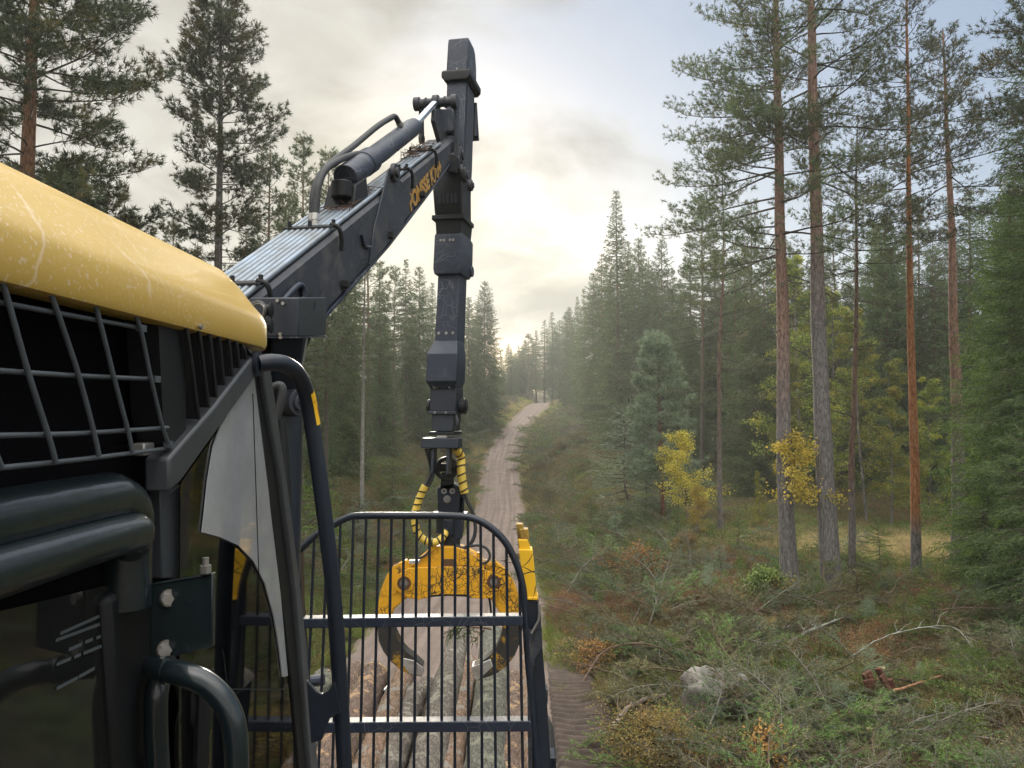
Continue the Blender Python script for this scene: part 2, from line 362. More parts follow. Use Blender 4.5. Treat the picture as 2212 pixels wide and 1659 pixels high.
def ground_z(x, Y):
    x = np.asarray(x, float); Y = np.asarray(Y, float)
    d = x - road_x(Y); rz = road_z(Y)
    side = np.where(d > 0, _tab(SR_Y, SR_Z, Y), _tab(SL_Y, SL_Z, Y))
    far = np.abs(d)
    hill = np.where(d < 0, .09, .02) * np.clip(far - 8, 0, 60) * np.where(d < 0, 1, np.clip((Y - 22) / 30, 0, 1))
    bump = (fbm(x * .35, Y * .35) - .5) * .62 + (fbm(x * 1.3 + 9, Y * 1.3) - .5) * .42
    meadow = np.exp(-(((x - 9.5) / 5) ** 2 + ((Y - 21) / 4) ** 2))
    bump = bump * (1 - .8 * meadow)
    w = np.clip((far - 1.75) / np.where(Y < 14, 2.0, 4.6), 0, 1); w = w * w * (3 - 2 * w)
    z = rz * (1 - w) + (side + hill) * w + bump * np.clip((far - 1.6) / 1.2, 0, 1)
    return z - .07 * (far < 1.62)
def gz(x, Y): return float(ground_z(x, Y))

def grid(xs, ys, f):
    X, Yg = np.meshgrid(xs, ys); Z = f(X, Yg); V = np.stack([X, Yg, Z], -1).reshape(-1, 3)
    nx = len(xs); i = np.arange(len(ys) - 1)[:, None] * nx + np.arange(nx - 1)[None]; i = i.reshape(-1, 1)
    return V, np.concatenate([i, i + 1, i + nx + 1, i + nx], 1)

def ground_mat():
    m = bpy.data.materials.new('forest_floor'); m.use_nodes = True; t = m.node_tree; b = t.nodes['Principled BSDF']
    tc = t.nodes.new('ShaderNodeTexCoord')
    def N(sc, det=6, ro=.6):
        n = t.nodes.new('ShaderNodeTexNoise'); n.inputs['Scale'].default_value = sc; n.inputs['Detail'].default_value = det; n.inputs['Roughness'].default_value = ro
        ln(t, tc.outputs['Object'], n.inputs['Vector']); return n.outputs[0]
    def rr(s, lo, hi):
        r = t.nodes.new('ShaderNodeMapRange'); r.inputs[1].default_value = lo; r.inputs[2].default_value = hi; ln(t, s, r.inputs[0]); return r.outputs[0]
    def mixc(a, bc, f):
        x = t.nodes.new('ShaderNodeMix'); x.data_type = 'RGBA'
        if isinstance(a, tuple): x.inputs['A'].default_value = (*a, 1)
        else: ln(t, a, x.inputs['A'])
        x.inputs['B'].default_value = (*bc, 1); ln(t, f, x.inputs['Factor']); return x.outputs['Result']
    c = mixc((.045, .038, .02), (.05, .055, .022), rr(N(.6), .4, .6))
    c = mixc(c, (.075, .045, .028), rr(N(1.7), .5, .62))
    c = mixc(c, (.035, .028, .02), rr(N(5, 8, .7), .52, .6))
    # straw coloured meadow among the pines (a real patch of dry grass)
    sx = t.nodes.new('ShaderNodeVectorMath'); sx.operation = 'SUBTRACT'; sx.inputs[1].default_value = (10, 21.3, 0); ln(t, tc.outputs['Object'], sx.inputs[0])
    sc = t.nodes.new('ShaderNodeVectorMath'); sc.operation = 'MULTIPLY'; sc.inputs[1].default_value = (.2, .34, 0); ln(t, sx.outputs[0], sc.inputs[0])
    le = t.nodes.new('ShaderNodeVectorMath'); le.operation = 'LENGTH'; ln(t, sc.outputs[0], le.inputs[0])
    ad = t.nodes.new('ShaderNodeMath'); ad.operation = 'ADD'; ln(t, le.outputs['Value'], ad.inputs[0]); ln(t, N(1.1), ad.inputs[1])
    c = mixc(c, (.48, .36, .18), rr(ad.outputs[0], 1.62, 1.2))
    ln(t, c, b.inputs['Base Color']); b.inputs['Roughness'].default_value = .95; b.inputs['Specular IOR Level'].default_value = .1
    bp = t.nodes.new('ShaderNodeBump'); bp.inputs['Strength'].default_value = .9; bp.inputs['Distance'].default_value = .06
    ln(t, N(9, 9, .75), bp.inputs['Height']); ln(t, bp.outputs[0], b.inputs['Normal'])
    return m
M_ground = ground_mat()
xs = np.unique(np.round(np.concatenate([np.arange(-300, -30, 6.), np.arange(-30, -6, .8), np.arange(-6, 16, .22), np.arange(16, 40, .9), np.arange(40, 321, 7.)]), 3))
ys = np.unique(np.round(np.concatenate([np.arange(-60, 2, 3.), np.arange(2, 26, .22), np.arange(26, 60, .5), np.arange(60, 112, .8), np.arange(112, 520, 8.)]), 3))
V, F = grid(xs, ys, ground_z)
me = np_mesh('ground', V, F, M_ground, smooth=True)
tag(bpy.data.objects.new('ground', me), kind='structure'); COL.objects.link(bpy.data.objects['ground'])

def road_mat():
    m = bpy.data.materials.new('gravel'); m.use_nodes = True; t = m.node_tree; b = t.nodes['Principled BSDF']
    uv = t.nodes.new('ShaderNodeAttribute'); uv.attribute_name = 'lane'
    tc = t.nodes.new('ShaderNodeTexCoord')
    n = t.nodes.new('ShaderNodeTexNoise'); n.inputs['Scale'].default_value = 1.4; n.inputs['Detail'].default_value = 8; n.inputs['Roughness'].default_value = .65; ln(t, tc.outputs['Object'], n.inputs['Vector'])
    n2 = t.nodes.new('ShaderNodeTexNoise'); n2.inputs['Scale'].default_value = 55; n2.inputs['Detail'].default_value = 4; ln(t, tc.outputs['Object'], n2.inputs['Vector'])
    # long streaks worn by wheels: noise along the lane coordinate
    mp = t.nodes.new('ShaderNodeMapping'); mp.inputs['Scale'].default_value = (3.2, .05, 1); ln(t, uv.outputs['Vector'], mp.inputs[0])
    n3 = t.nodes.new('ShaderNodeTexNoise'); n3.inputs['Scale'].default_value = 1.6; n3.inputs['Detail'].default_value = 5; ln(t, mp.outputs[0], n3.inputs['Vector'])
    def rr(s, a, c, d, e):
        r = t.nodes.new('ShaderNodeMapRange'); r.inputs[1].default_value = a; r.inputs[2].default_value = c; r.inputs[3].default_value = d; r.inputs[4].default_value = e; ln(t, s, r.inputs[0]); return r.outputs[0]
    mx = t.nodes.new('ShaderNodeMix'); mx.data_type = 'RGBA'; mx.inputs['A'].default_value = (.225, .175, .15, 1); mx.inputs['B'].default_value = (.155, .118, .10, 1)
    ln(t, rr(n3.outputs[0], .4, .62, 0, 1), mx.inputs['Factor'])
    a = t.nodes.new('ShaderNodeMath'); a.operation = 'MULTIPLY'; ln(t, rr(n.outputs[0], .3, .7, .82, 1.18), a.inputs[0]); ln(t, rr(n2.outputs[0], .35, .65, .8, 1.2), a.inputs[1])
    sc = t.nodes.new('ShaderNodeVectorMath'); sc.operation = 'SCALE'; ln(t, mx.outputs['Result'], sc.inputs[0]); ln(t, a.outputs[0], sc.inputs['Scale'])
    ln(t, sc.outputs[0], b.inputs['Base Color']); b.inputs['Roughness'].default_value = .9; b.inputs['Specular IOR Level'].default_value = .2
    bp = t.nodes.new('ShaderNodeBump'); bp.inputs['Strength'].default_value = .5; bp.inputs['Distance'].default_value = .02; ln(t, n2.outputs[0], bp.inputs['Height']); ln(t, bp.outputs[0], b.inputs['Normal'])
    return m
def build_road():
    us = np.linspace(-2.15, 2.15, 44); ss = np.concatenate([np.arange(-15, 40, .3), np.arange(40, 135, .6)])
    U, S = np.meshgrid(us, ss)
    edge = 1.62 + (fbm(S * .5 + 40 * (U > 0), S * 0 + 3) - .5) * .45
    z = road_z(S) + .05 - .04 * (U / 1.7) ** 2 - .045 * (np.exp(-((np.abs(U) - .85) / .22) ** 2)) + (fbm(U * 5, S * 2) - .5) * .02
    z = np.where(np.abs(U) > edge, z - .5 * (np.abs(U) - edge), z)
    V = np.stack([road_x(S) + U, S, z], -1).reshape(-1, 3); nx = len(us)
    i = (np.arange(len(ss) - 1)[:, None] * nx + np.arange(nx - 1)[None]).reshape(-1, 1)
    me = np_mesh('road', V, np.concatenate([i, i + 1, i + nx + 1, i + nx], 1), road_mat(), smooth=True)
    at_ = me.attributes.new('lane', 'FLOAT_VECTOR', 'POINT'); at_.data.foreach_set('vector', np.stack([U, S, U * 0], -1).reshape(-1).astype(np.float32))
    o = bpy.data.objects.new('road', me); COL.objects.link(o); tag(o, kind='structure')
build_road()
def track_mat():
    m = mat('mud', (.085, .06, .046), rough=.85, bump=.8, bscale=25, var=.4, vscale=5); return m
def build_track():
    """the muddy wheel track beside the road with its curved tyre lugs"""
    xs_ = np.linspace(-.42, .42, 40); ys_ = np.arange(5.6, 12.0, .025); U, S = np.meshgrid(xs_, ys_)
    cx = .86 - .02 * (S - 8)
    ph = (S + .28 * (1 - (U / .42) ** 2)) * 2 * math.pi / .17
    fade = np.clip(1 - (np.abs(U) / .42) ** 4, 0, 1) * np.clip((11.8 - S) / 1.5, 0, 1)
    z = ground_z(cx + U, S) + .045 + (.036 * np.sin(ph) + .02 * (fbm(U * 9, S * 9) - .5)) * fade - .06 * np.clip((np.abs(U) - .33) / .09, 0, 1) + .02 * fade
    V = np.stack([cx + U, S, z], -1).reshape(-1, 3); nx = len(xs_)
    i = (np.arange(len(ys_) - 1)[:, None] * nx + np.arange(nx - 1)[None]).reshape(-1, 1)
    me = np_mesh('track', V, np.concatenate([i, i + 1, i + nx + 1, i + nx], 1), track_mat(), smooth=True)
    o = bpy.data.objects.new('track', me); COL.objects.link(o); tag(o, kind='structure')
build_track()

# the hazy air
def build_haze():
    mb = MB(); mb.box((10, 62, 17), (420, 260, 46)); m = bpy.data.materials.new('haze'); m.use_nodes = True; t = m.node_tree; t.nodes.clear()
    o = t.nodes.new('ShaderNodeOutputMaterial'); v = t.nodes.new('ShaderNodeVolumePrincipled')
    v.inputs['Color'].default_value = (.93, .97, .95, 1); v.inputs['Density'].default_value = .0011; v.inputs['Anisotropy'].default_value = .45
    ln(t, v.outputs[0], o.inputs['Volume'])
    mb.build('haze', m, smooth=0, kind='stuff')
HAZE = True
# ------------------------------------------------------------------ trees
M_spruce = foliage('spruce_needles', (0.058, 0.093, 0.035), (0.136, 0.184, 0.060), (0.095, 0.106, 0.038))
M_spruce_fresh = foliage('fresh_spruce_needles', (.03, .065, .012), (.20, .28, .05))
M_pine = foliage('pine_needles', (0.070, 0.102, 0.050), (0.164, 0.203, 0.097), (0.156, 0.156, 0.062))
M_pine_dark = foliage('dark_pine_needles', (0.036, 0.054, 0.030), (0.090, 0.108, 0.054), (0.120, 0.096, 0.036))
M_sap = foliage('blue_green_needles', (.13, .18, .11), (.25, .31, .20))
M_leaf_yellow = foliage('yellow_leaves', (.40, .34, .045), (.72, .58, .11), trans=.5)
M_leaf_lime = foliage('yellow_green_leaves', (.10, .14, .026), (.28, .31, .055), (.42, .37, .055), trans=.5)
B_grey = bark('grey_bark', (.17, .155, .145), (.19, .165, .15), 0, 4, speck=(.27, .28, .25))
B_far = bark('far_bark', (.12, .10, .08), (.22, .13, .08), 4, 9)
B_branch = mat('branch_bark', (.085, .068, .052), rough=.9, var=.4)

def rot_about(d, axis, a):
    c, s = math.cos(a), math.sin(a); return d * c + np.cross(axis, d) * s + axis * np.dot(axis, d) * (1 - c)
def dirv(az, el): return np.array([math.cos(az) * math.cos(el), math.sin(az) * math.cos(el), math.sin(el)])
def path(p, az, el, L, n, bend, jit=.08, up=0.0):
    """polyline whose elevation changes by bend(s)"""
    pts = [np.array(p, float)]; a = az; q = pts[0]
    for i in range(n):
        s = (i + 1) / n; e = el + bend(s); a += random.gauss(0, jit); q = q + dirv(a, e) * L / n; pts.append(q)
    return pts, a

class Tree:
    def __init__(s): s.seg = []; s.tw = []; s.tuft = []
    def addpath(s, pts, r0, r1):
        n = len(pts) - 1
        for i in range(n): s.seg.append((*pts[i], *pts[i + 1], r0 + (r1 - r0) * i / n, r0 + (r1 - r0) * (i + 1) / n))

def pine_crown(h, zc, Rm, seed, nw=.42, per=4, blade=.10, bw=.009, nb=9, dens=1.0, shape=None, sides=None, tuftgap=.13, droop=.35, dead=10, gaps=.12):
    """h height, zc crown base; returns Tree; open crown with tufts towards the branch ends"""
    random.seed(seed); T = Tree(); z = zc; k = 0
    shape = shape or (lambda t: (0.55 + .45 * math.sin(math.pi * min(1, t * 1.25 + .15))) * (1 - t) ** .55)
    while z < h - .25:
        t = (z - zc) / (h - zc)
        for j in range(per):
            if random.random() < gaps: continue
            az = 2.4 * k + j * 2 * math.pi / per + random.uniform(-.5, .5)
            if sides: az = sides(az)
            L = Rm * shape(t) * random.uniform(.55, 1.12) + .15
            el = R(-4 + 50 * t + random.uniform(-10, 10)); zz = z + random.uniform(-.15, .15)
            pts, a = path((0, 0, zz), az, el, L, 6, lambda s: -droop * math.sin(s * 2.2) + .55 * s * s, .10)
            r0 = .008 + .0075 * L; T.addpath(pts, r0, .003)
            P = np.array(pts); nsec = max(4, int(L * .85 / .085 * dens))
            for i in range(nsec):
                s = .30 + .70 * (i + random.random()) / nsec; f = s * 6; i0 = min(5, int(f)); p = P[i0] + (P[i0 + 1] - P[i0]) * (f - i0)
                sd = 1 if i % 2 else -1; l2 = (.22 + .34 * L * (1.05 - s)) * random.uniform(.6, 1.2); l2 = min(l2, 1.15)
                q, a2 = path(p, a + sd * R(random.uniform(25, 62)), el + R(random.uniform(-10, 28)), l2, 3, lambda s_: .35 * s_, .15)
                T.addpath(q, .005, .0018)
                Q = np.array(q); nt = max(3, int(l2 * .8 / tuftgap * 1.7))
                for m in range(nt):
                    u = .25 + .75 * (m + .5) / nt; g = u * 3; j0 = min(2, int(g)); pp = Q[j0] + (Q[j0 + 1] - Q[j0]) * (g - j0)
                    ad = a2 + random.uniform(-1.0, 1.0); e2 = R(random.uniform(-5, 60))
                    dd = dirv(ad, e2); pp = pp + np.array([random.uniform(-.07, .07) for _ in range(3)]); T.tuft.append((*pp, *dd))
            T.tuft.append((*P[-1], *(P[-1] - P[-2]) / (L / 6)))
        z += nw * random.uniform(.75, 1.25) * (1 - .35 * t); k += 1
    T.tuft += [(0, 0, h - .1 * i, random.uniform(-.5, .5), random.uniform(-.5, .5), 1) for i in range(12)]
    for i in range(dead):
        zz = random.uniform(zc * .35, zc); az = random.uniform(0, 6.28); L = random.uniform(.3, 1.9) * (.4 + .6 * zz / zc)
        pts, a = path((0, 0, zz), az, R(random.uniform(-25, 15)), L, 6, lambda s: -.5 * s, .22); T.addpath(pts, .007 + .005 * L, .003)
        for w in range(int(L * 4)):
            i0 = random.randint(2, 5); q, _ = path(pts[i0], a + random.choice((-1, 1)) * random.uniform(.4, 1), R(-25), L * .25, 2, lambda s: -.3 * s, .3); T.addpath(q, .005, .002)
    T.par = (blade, bw, nb); return T
def tufts_mesh(T):
    bl, bw, nb = T.par; A = np.array(T.tuft, float); P = np.repeat(A[:, :3], nb, 0); D = np.repeat(unit(A[:, 3:]), nb, 0)
    n = len(P); off = rng.random(n) * .5
    P = P + D * (bl * off)[:, None] * .9; Dd = unit(D + rv(n) * .62)
    return blades(P, Dd, bl * (.7 + .5 * rng.random(n)), bw)

def spruce_crown(h, Rm, seed, z0=.4, wh=.3, per=5, tw=.13, bl=.085, bwid=.024, gap=.055, drp=.25, pw=.8, hang=.35, gaps=.05):
    random.seed(seed); T = Tree(); z = z0; k = 0
    while z < h - .15:
        t = (z - z0) / (h - z0)
        for j in range(per if t < .85 else 4):
            if random.random() < gaps: continue
            az = 1.9 * k + j * 2 * math.pi / per + random.uniform(-.35, .35)
            L = (Rm * (1 - t) ** pw * (.75 + .25 * min(1, t * 6))) * random.uniform(.7, 1.12) + .10
            el = R(-14 + 55 * t * t + random.uniform(-8, 8))
            pts, a = path((0, 0, z + random.uniform(-.1, .1)), az, el, L, 5, lambda s: -drp * math.sin(s * 2.6) + .35 * s * s * s, .05)
            T.addpath(pts, .006 + .006 * L, .002); P = np.array(pts)
            n2 = max(2, int(L * .88 / tw))
            for i in range(n2):
                s = .12 + .88 * (i + random.random() * .8) / n2; f = s * 5; i0 = min(4, int(f)); p = P[i0] + (P[i0 + 1] - P[i0]) * (f - i0)
                for sd in (-1, 1):
                    l2 = (.12 + .42 * L * (1.02 - s) * min(1, s * 3)) * random.uniform(.6, 1.15); l2 = min(l2, .75)
                    e2 = -hang * random.uniform(.3, 1.7); T.tw.append((*p, *dirv(a + sd * R(random.uniform(35, 68)), e2), l2))
            T.tw.append((*P[3], *unit((P[5] - P[3])[None])[0], L * .4 + .05))
        z += wh * random.uniform(.8, 1.2) * (1 - .45 * t); k += 1
    T.tw.append((0, 0, h - .55, 0, 0, 1, .55)); T.par = (bl, bwid, gap); return T
def twigs_mesh(T):
    bl, bw, gap = T.par; A = np.array(T.tw, float); n = np.maximum(2, (A[:, 6] / gap).astype(int)); idx = np.repeat(np.arange(len(A)), n)
    u = np.concatenate([np.arange(k) / k for k in n]); P0 = A[idx, :3]; D = A[idx, 3:6]; L = A[idx, 6]
    P = P0 + D * (u * L)[:, None] - np.array([0, 0, 1]) * (u * u * L * .22)[:, None]
    side = unit(np.cross(D, np.array([0, 0, 1.]) + rv(len(D)) * .25)); sg = np.where(rng.random(len(D)) < .5, 1, -1)[:, None]
    Dd = D * .75 + side * sg * .6 + rv(len(D)) * .22
    return blades(P, Dd, bl * (.7 + .6 * rng.random(len(D))), bw)
def segs_of(T, sides=3):
    A = np.array(T.seg); return segs_mesh(A[:, :3], A[:, 3:6], A[:, 6], A[:, 7], sides)
def trunk_mesh(h, r, seed, lean=0, wob=.04, n=26, sides=12, flare=.35, base=-.35):
    rs = random.Random(seed); pts = []; rad = []; x = y = 0; vx = vy = 0
    for i in range(n):
        s = i / (n - 1); z = base + (h - base) * s
        pts.append((x + lean * z, y, z)); vx += rs.gauss(0, wob * .12); vy += rs.gauss(0, wob * .12); vx *= .8; vy *= .8; x += vx; y += vy
        zz = max(0, z); rad.append(r * ((1 - .88 * max(0, zz / h) ** 1.05) + flare * math.exp(-zz / .28)) * (1 + rs.uniform(-.025, .025)))
    mb = MB(); mb.tube(pts, rad, sides, True); return mb, pts
def warp_xy(V, pts):
    """carry crown vertices along with the trunk's bends"""
    P = np.array(pts); V = V.copy(); V[:, 0] += np.interp(V[:, 2], P[:, 2], P[:, 0]); V[:, 1] += np.interp(V[:, 2], P[:, 2], P[:, 1]); return V
def make_tree_meshes(name, kind_T, h, r, seed, mb_bark, m_leaf, lean=0, wob=.04, leafmesh=None, sides=12, brmat=None):
    mb, pts = trunk_mesh(h, r, seed, lean, wob, sides=sides)
    tv = np.array([tuple(v) for v in mb.v]); me_t = bpy.data.meshes.new('trunk'); me_t.from_pydata(mb.v, [], mb.f); me_t.materials.append(mb_bark)
    me_t.polygons.foreach_set('use_smooth', [True] * len(me_t.polygons))
    if kind_T.seg:      # stem and limbs are one wooden piece
        V, F = segs_of(kind_T); V = warp_xy(V, pts); T3 = []
        for f in mb.f:
            T3 += [(f[0], f[k], f[k + 1]) for k in range(1, len(f) - 1)]
        nt = len(T3); VV, FF = merge((tv, np.array(T3)), (V, F)); me_t = np_mesh('trunk', VV, FF, mb_bark); me_t.materials.append(brmat or B_branch)
        mi = np.zeros(len(me_t.polygons), np.int32); mi[nt:] = 1; me_t.polygons.foreach_set('material_index', mi)
        sm = np.zeros(len(me_t.polygons), bool); sm[:nt] = True; me_t.polygons.foreach_set('use_smooth', sm)
    V, F = leafmesh or (tufts_mesh(kind_T) if kind_T.tuft else twigs_mesh(kind_T))
    pass
    me_c = np_mesh('crown', warp_xy(V, pts), F, m_leaf)
    return dict(trunk=me_t, crown=me_c, h=h)
def place(kind, proto, x, Y, s=1, rz=0, sz=None, **kw):
    e = empty(kind, (x, Y, gz(x, Y) - .05), **kw); e.rotation_euler = (0, 0, rz); e.scale = (s, s, sz or s)
    for part in ('trunk', 'crown'):
        o = bpy.data.objects.new(part, proto[part]); COL.objects.link(o); o.parent = e
    return e
def place_top(kind, proto, fx, ftop, Y, rz=None, wide=1.0, **kw):
    """stand a tree at distance Y so that its top reaches the height it has"""
    x = ray(fx, 887)[0] * Y; zt = CZ + ray(fx, ftop)[1] * Y; g = gz(x, Y); s = max(.05, (zt - g) / proto['h'])
    return place(kind, proto, x, Y, s * wide, random.uniform(0, 6.28) if rz is None else rz, s, **kw)

# ---- prototypes for the wood behind
SPR = [make_tree_meshes('spruce', spruce_crown(15, (2.2, 3.0, 2.5, 1.8, 2.9, 2.2, 2.6, 1.7, 3.2)[i], 100 + i, z0=(.5, 1.5, .8, 2.5, .4, 4.0, 1.0, 3.0, .6)[i], drp=.2 + .035 * i, gaps=(.03, .15, .08, .2, .05, .12, .25, .1, .18)[i], pw=(.8, .7, .95, .8, .6, 1.0, .75, .9, .7)[i], hang=(.35, .6, .3, .45, .7, .3, .5, .4, .55)[i], tw=.10, bl=.13, bwid=.045, gap=.06, wh=.27, per=6), 15, .13, 100 + i, B_far, M_spruce, sides=8) for i in range(9)]
PIN = [make_tree_meshes('pine', pine_crown(15, (7.5, 6, 9, 5)[i], 2.2, 200 + i, nw=.5, per=5, blade=.16, bw=.026, nb=9, dens=.8, tuftgap=.17, gaps=.15), 15, .12, 200 + i, B_far, M_pine, sides=8) for i in range(4)]
def leafy_crown(h, zc, Rm, seed, n=5200, size=.07, branches=26):
    random.seed(seed); T = Tree(); L = []
    for b in range(branches):
        z = zc + (h - zc) * (b + random.random()) / branches; t = (z - zc) / (h - zc); az = random.uniform(0, 6.28); ll = Rm * (1 - .75 * t) * random.uniform(.6, 1.1)
        pts, a = path((0, 0, z * .95), az, R(random.uniform(15, 50)), ll, 5, lambda s: -.5 * s, .15); T.addpath(pts, .012, .004)
        for k in range(9):
            i0 = random.randint(1, 4); q, a2 = path(pts[i0], a + random.uniform(-1.2, 1.2), R(random.uniform(-20, 40)), ll * .4, 2, lambda s: -.3 * s, .2); T.addpath(q, .005, .002)
            for w in range(max(3, n // branches // 9)): u = random.random(); L.append((*(q[0] + (q[2] - q[0]) * u + np.array([random.gauss(0, .07) for _ in range(3)])),))
    P = np.array(L); return T, leaves(P, rv(len(P)) + [0, 0, -.4], size * (.7 + .6 * rng.random(len(P))), size * .75)
def leafy_tree(h, zc, Rm, seed, m, r=.05, n=5200, size=.07, wob=.1, bk=None, branches=26):
    T, lm = leafy_crown(h, zc, Rm, seed, n, size, branches); return make_tree_meshes('birch', T, h, r, seed, bk or B_grey, m, leafmesh=lm, wob=wob, sides=7)
LIME = [leafy_tree(9, 1.3, 2.0, 300 + i, M_leaf_lime, .06, 15000, .08, branches=44) for i in range(2)]
YEL2 = leafy_tree(3.3, 1.9, 1.15, 311, M_leaf_yellow, .02, 2600, .055, branches=12)
YEL = leafy_tree(3.0, .7, 1.05, 310, M_leaf_yellow, .025, 6500, .05, branches=34)
SAPL = [make_tree_meshes('sapling', spruce_crown(1.6, .55, 330 + i, z0=.08, wh=.11, per=5, tw=.06, bl=.05, bwid=.012, gap=.03, hang=.1, drp=.05, gaps=0), 1.6, .018, 330 + i, B_far, (M_spruce_fresh, M_sap, M_spruce_fresh)[i], sides=6) for i in range(3)]
SNAG = [make_tree_meshes('snag', spruce_crown(15, 1.5, 340, z0=7.5, tw=.2, bl=.1, bwid=.03, gap=.08, wh=.45, gaps=.2), 15, .13, 340, bark('pale_bark', (.30, .29, .26), (.2, .18, .15), 6, 9), M_spruce)]

# ---- near trees on the right (each modelled on its own)
def near_pine(fb, yb, ft, h, r, zc, Rm, seed, lab, low, high, z0, z1, mleaf, Y=None, x=None, **kw):
    if Y is None:
        Y = 15.
        for _ in range(20): rx, rz = ray(fb, yb); Y = (gz(rx * Y, Y) - CZ) / rz
    x = ray(fb, 887)[0] * Y if x is None else x; g = gz(x, Y)
    # lean so the stem crosses the same places in the sky
    ztop = CZ + ray(ft, 0)[1] * Y; lean = (ray(ft, 0)[0] * Y - x) / (ztop - g)
    T = pine_crown(h, zc, Rm, seed, **kw)
    pr = make_tree_meshes('pine', T, h, r, seed, bark('pine_bark', low, high, z0, z1), mleaf, lean=lean, wob=.07, sides=14)
    return place('pine_tree', pr, x, Y, label=lab, category='pine tree', group='tall pines on the right of the road')
GREY = (.20, .185, .18); PINK = (.33, .205, .16); ORG = (.40, .17, .07); REDB = (.19, .12, .09)
near_pine(1703, 1290, 1668, 15.5, .165, 6.6, 2.75, 11, 'tall grey pine with pinkish upper stem, leftmost of the big pines', GREY, PINK, 3.2, 5.5, M_pine, blade=.09, bw=.010, nb=12, per=5, nw=.46, tuftgap=.085, dead=26,
          sides=lambda a: a if math.cos(a) < .35 or random.random() < .55 else math.pi - a)
near_pine(1792, 1302, 1750, 16.5, .19, 8.4, 2.6, 12, 'thickest grey pine with a flared base, just right of the leftmost big pine', GREY, PINK, 5.5, 8, M_pine, blade=.09, bw=.010, nb=12, per=5, nw=.48, tuftgap=.085, dead=26)
near_pine(1836, 1268, 1833, 9.8, .075, 6.0, 1.3, 13, 'thin brown crooked pine between the thickest pine and the orange one', (.19, .17, .16), REDB, 1.5, 2.5, M_pine, dead=16, blade=.1, bw=.009, nb=9, nw=.5, per=4)
near_pine(1973, 1262, 1938, 13.5, .105, 7.4, 1.7, 14, 'slim orange barked pine with a grey foot at the edge of the straw coloured meadow', GREY, ORG, 1.0, 1.6, M_pine_dark, blade=.09, bw=.010, nb=12, nw=.44, per=5, dead=12, tuftgap=.09)
near_pine(2065, 1195, 2035, 13.0, .165, 8.6, 2.2, 15, 'brown pine with many bare drooping dead branches, rightmost of the tall pines', (.18, .16, .15), (.28, .16, .115), 2.5, 5, M_pine_dark, Y=18.2, blade=.10, bw=.012, nb=12, nw=.42, per=5, dead=60, tuftgap=.10)
near_pine(1555, 1100, 1560, 11.5, .09, 4.5, 1.9, 16, 'slender pine standing behind and left of the leftmost big pine', (.18, .16, .14), REDB, 2, 5, M_pine, Y=24, blade=.12, bw=.014, nb=9, nw=.6, per=4, dead=16)
# near trees on the left
near_pine(52, 1200, 50, 15, .20, 5.6, 1.95, 21, 'orange stemmed pine at the far left edge above the yellow cab roof', (.2, .15, .12), (.28, .15, .09), 2, 4, M_pine_dark, Y=12.5, blade=.13, bw=.014, nb=15, nw=.40, per=6, tuftgap=.095, dead=4, gaps=.1,
          shape=lambda t: .95 if t < .75 else .95 - (t - .75) * 3.0)
def lower_pine():     # the low boughs sweeping right below the left pine
    T = pine_crown(8.7, 4.4, 2.5, 23, nw=.40, per=6, blade=.13, bw=.016, nb=16, tuftgap=.09, dead=0, shape=lambda t: 1 - .8 * t)
    pr = make_tree_meshes('pine', T, 8.7, .13, 23, B_grey, M_pine_dark)
    place('pine_tree', pr, ray(150, 887)[0] * 14.2, 14.2, label='low spreading dark pine just above the middle of the yellow roof', category='pine tree', group='pines on the left')
lower_pine()
def t2():
    T = pine_crown(12.6, 3.8, 2.15, 24, nw=.42, per=6, blade=.12, bw=.014, nb=14, tuftgap=.085, dead=8, gaps=.04, droop=.45, shape=lambda t: (.72 + .28 * math.sin(t * 9 + 1)) * (1 - t) ** .62 * random.uniform(.6, 1.15) + .12)
    pr = make_tree_meshes('pine', T, 12.6, .15, 24, B_grey, M_pine_dark, lean=.006)
    place_top('pine_tree', pr, 462, -18, 16, rz=0, label='tall dark conical pine standing alone against the sky left of the crane boom', category='pine tree', group='pines on the left')
t2()
place_top('pine_tree', PIN[0], 572, 318, 20, label='dark pine just right of the tall conical pine, behind the boom pipes', category='pine tree', group='pines on the left')
place_top('pine_tree', PIN[2], 372, 470, 22, label='smaller pine between the low spreading pine and the tall conical pine', category='pine tree', group='pines on the left')
place_top('pine_tree', PIN[1], 262, 520, 24, label='smaller pine just above the middle of the yellow roof', category='pine tree', group='pines on the left')
# right edge: drooping spruces, near
def near_spruce(fx, ftop, Y, h, Rm, seed, lab, m, **kw):
    pr = make_tree_meshes('spruce', spruce_crown(h, Rm, seed, z0=.3, **kw), h, .14, seed, B_far, m, sides=9)
    place_top('spruce_tree', pr, fx, ftop, Y, label=lab, category='spruce tree', group='near spruces at the right edge')
near_spruce(2185, 400, 14.5, 9, 2.1, 31, 'drooping fresh green spruce at the right edge of the view beside the brown pine', M_spruce_fresh, tw=.065, bl=.06, bwid=.017, gap=.024, wh=.17, per=7, hang=.7)
near_spruce(2275, -150, 13.5, 14, 2.5, 32, 'dark tall spruce hanging in from the upper right corner', M_spruce, tw=.075, bl=.07, bwid=.018, gap=.03, wh=.24, per=6, hang=.5)
near_spruce(2130, 1010, 14.5, 2.6, 1.0, 33, 'low bushy spruce in front of the foot of the rightmost tall pine', M_spruce_fresh, tw=.07, bl=.055, bwid=.012, gap=.032, wh=.15, hang=.25)
near_spruce(2215, 900, 12.5, 3.2, 1.2, 34, 'young spruce with wide skirts at the right edge below the fresh green spruce', M_spruce, tw=.07, bl=.055, bwid=.012, gap=.032, wh=.15, hang=.25)

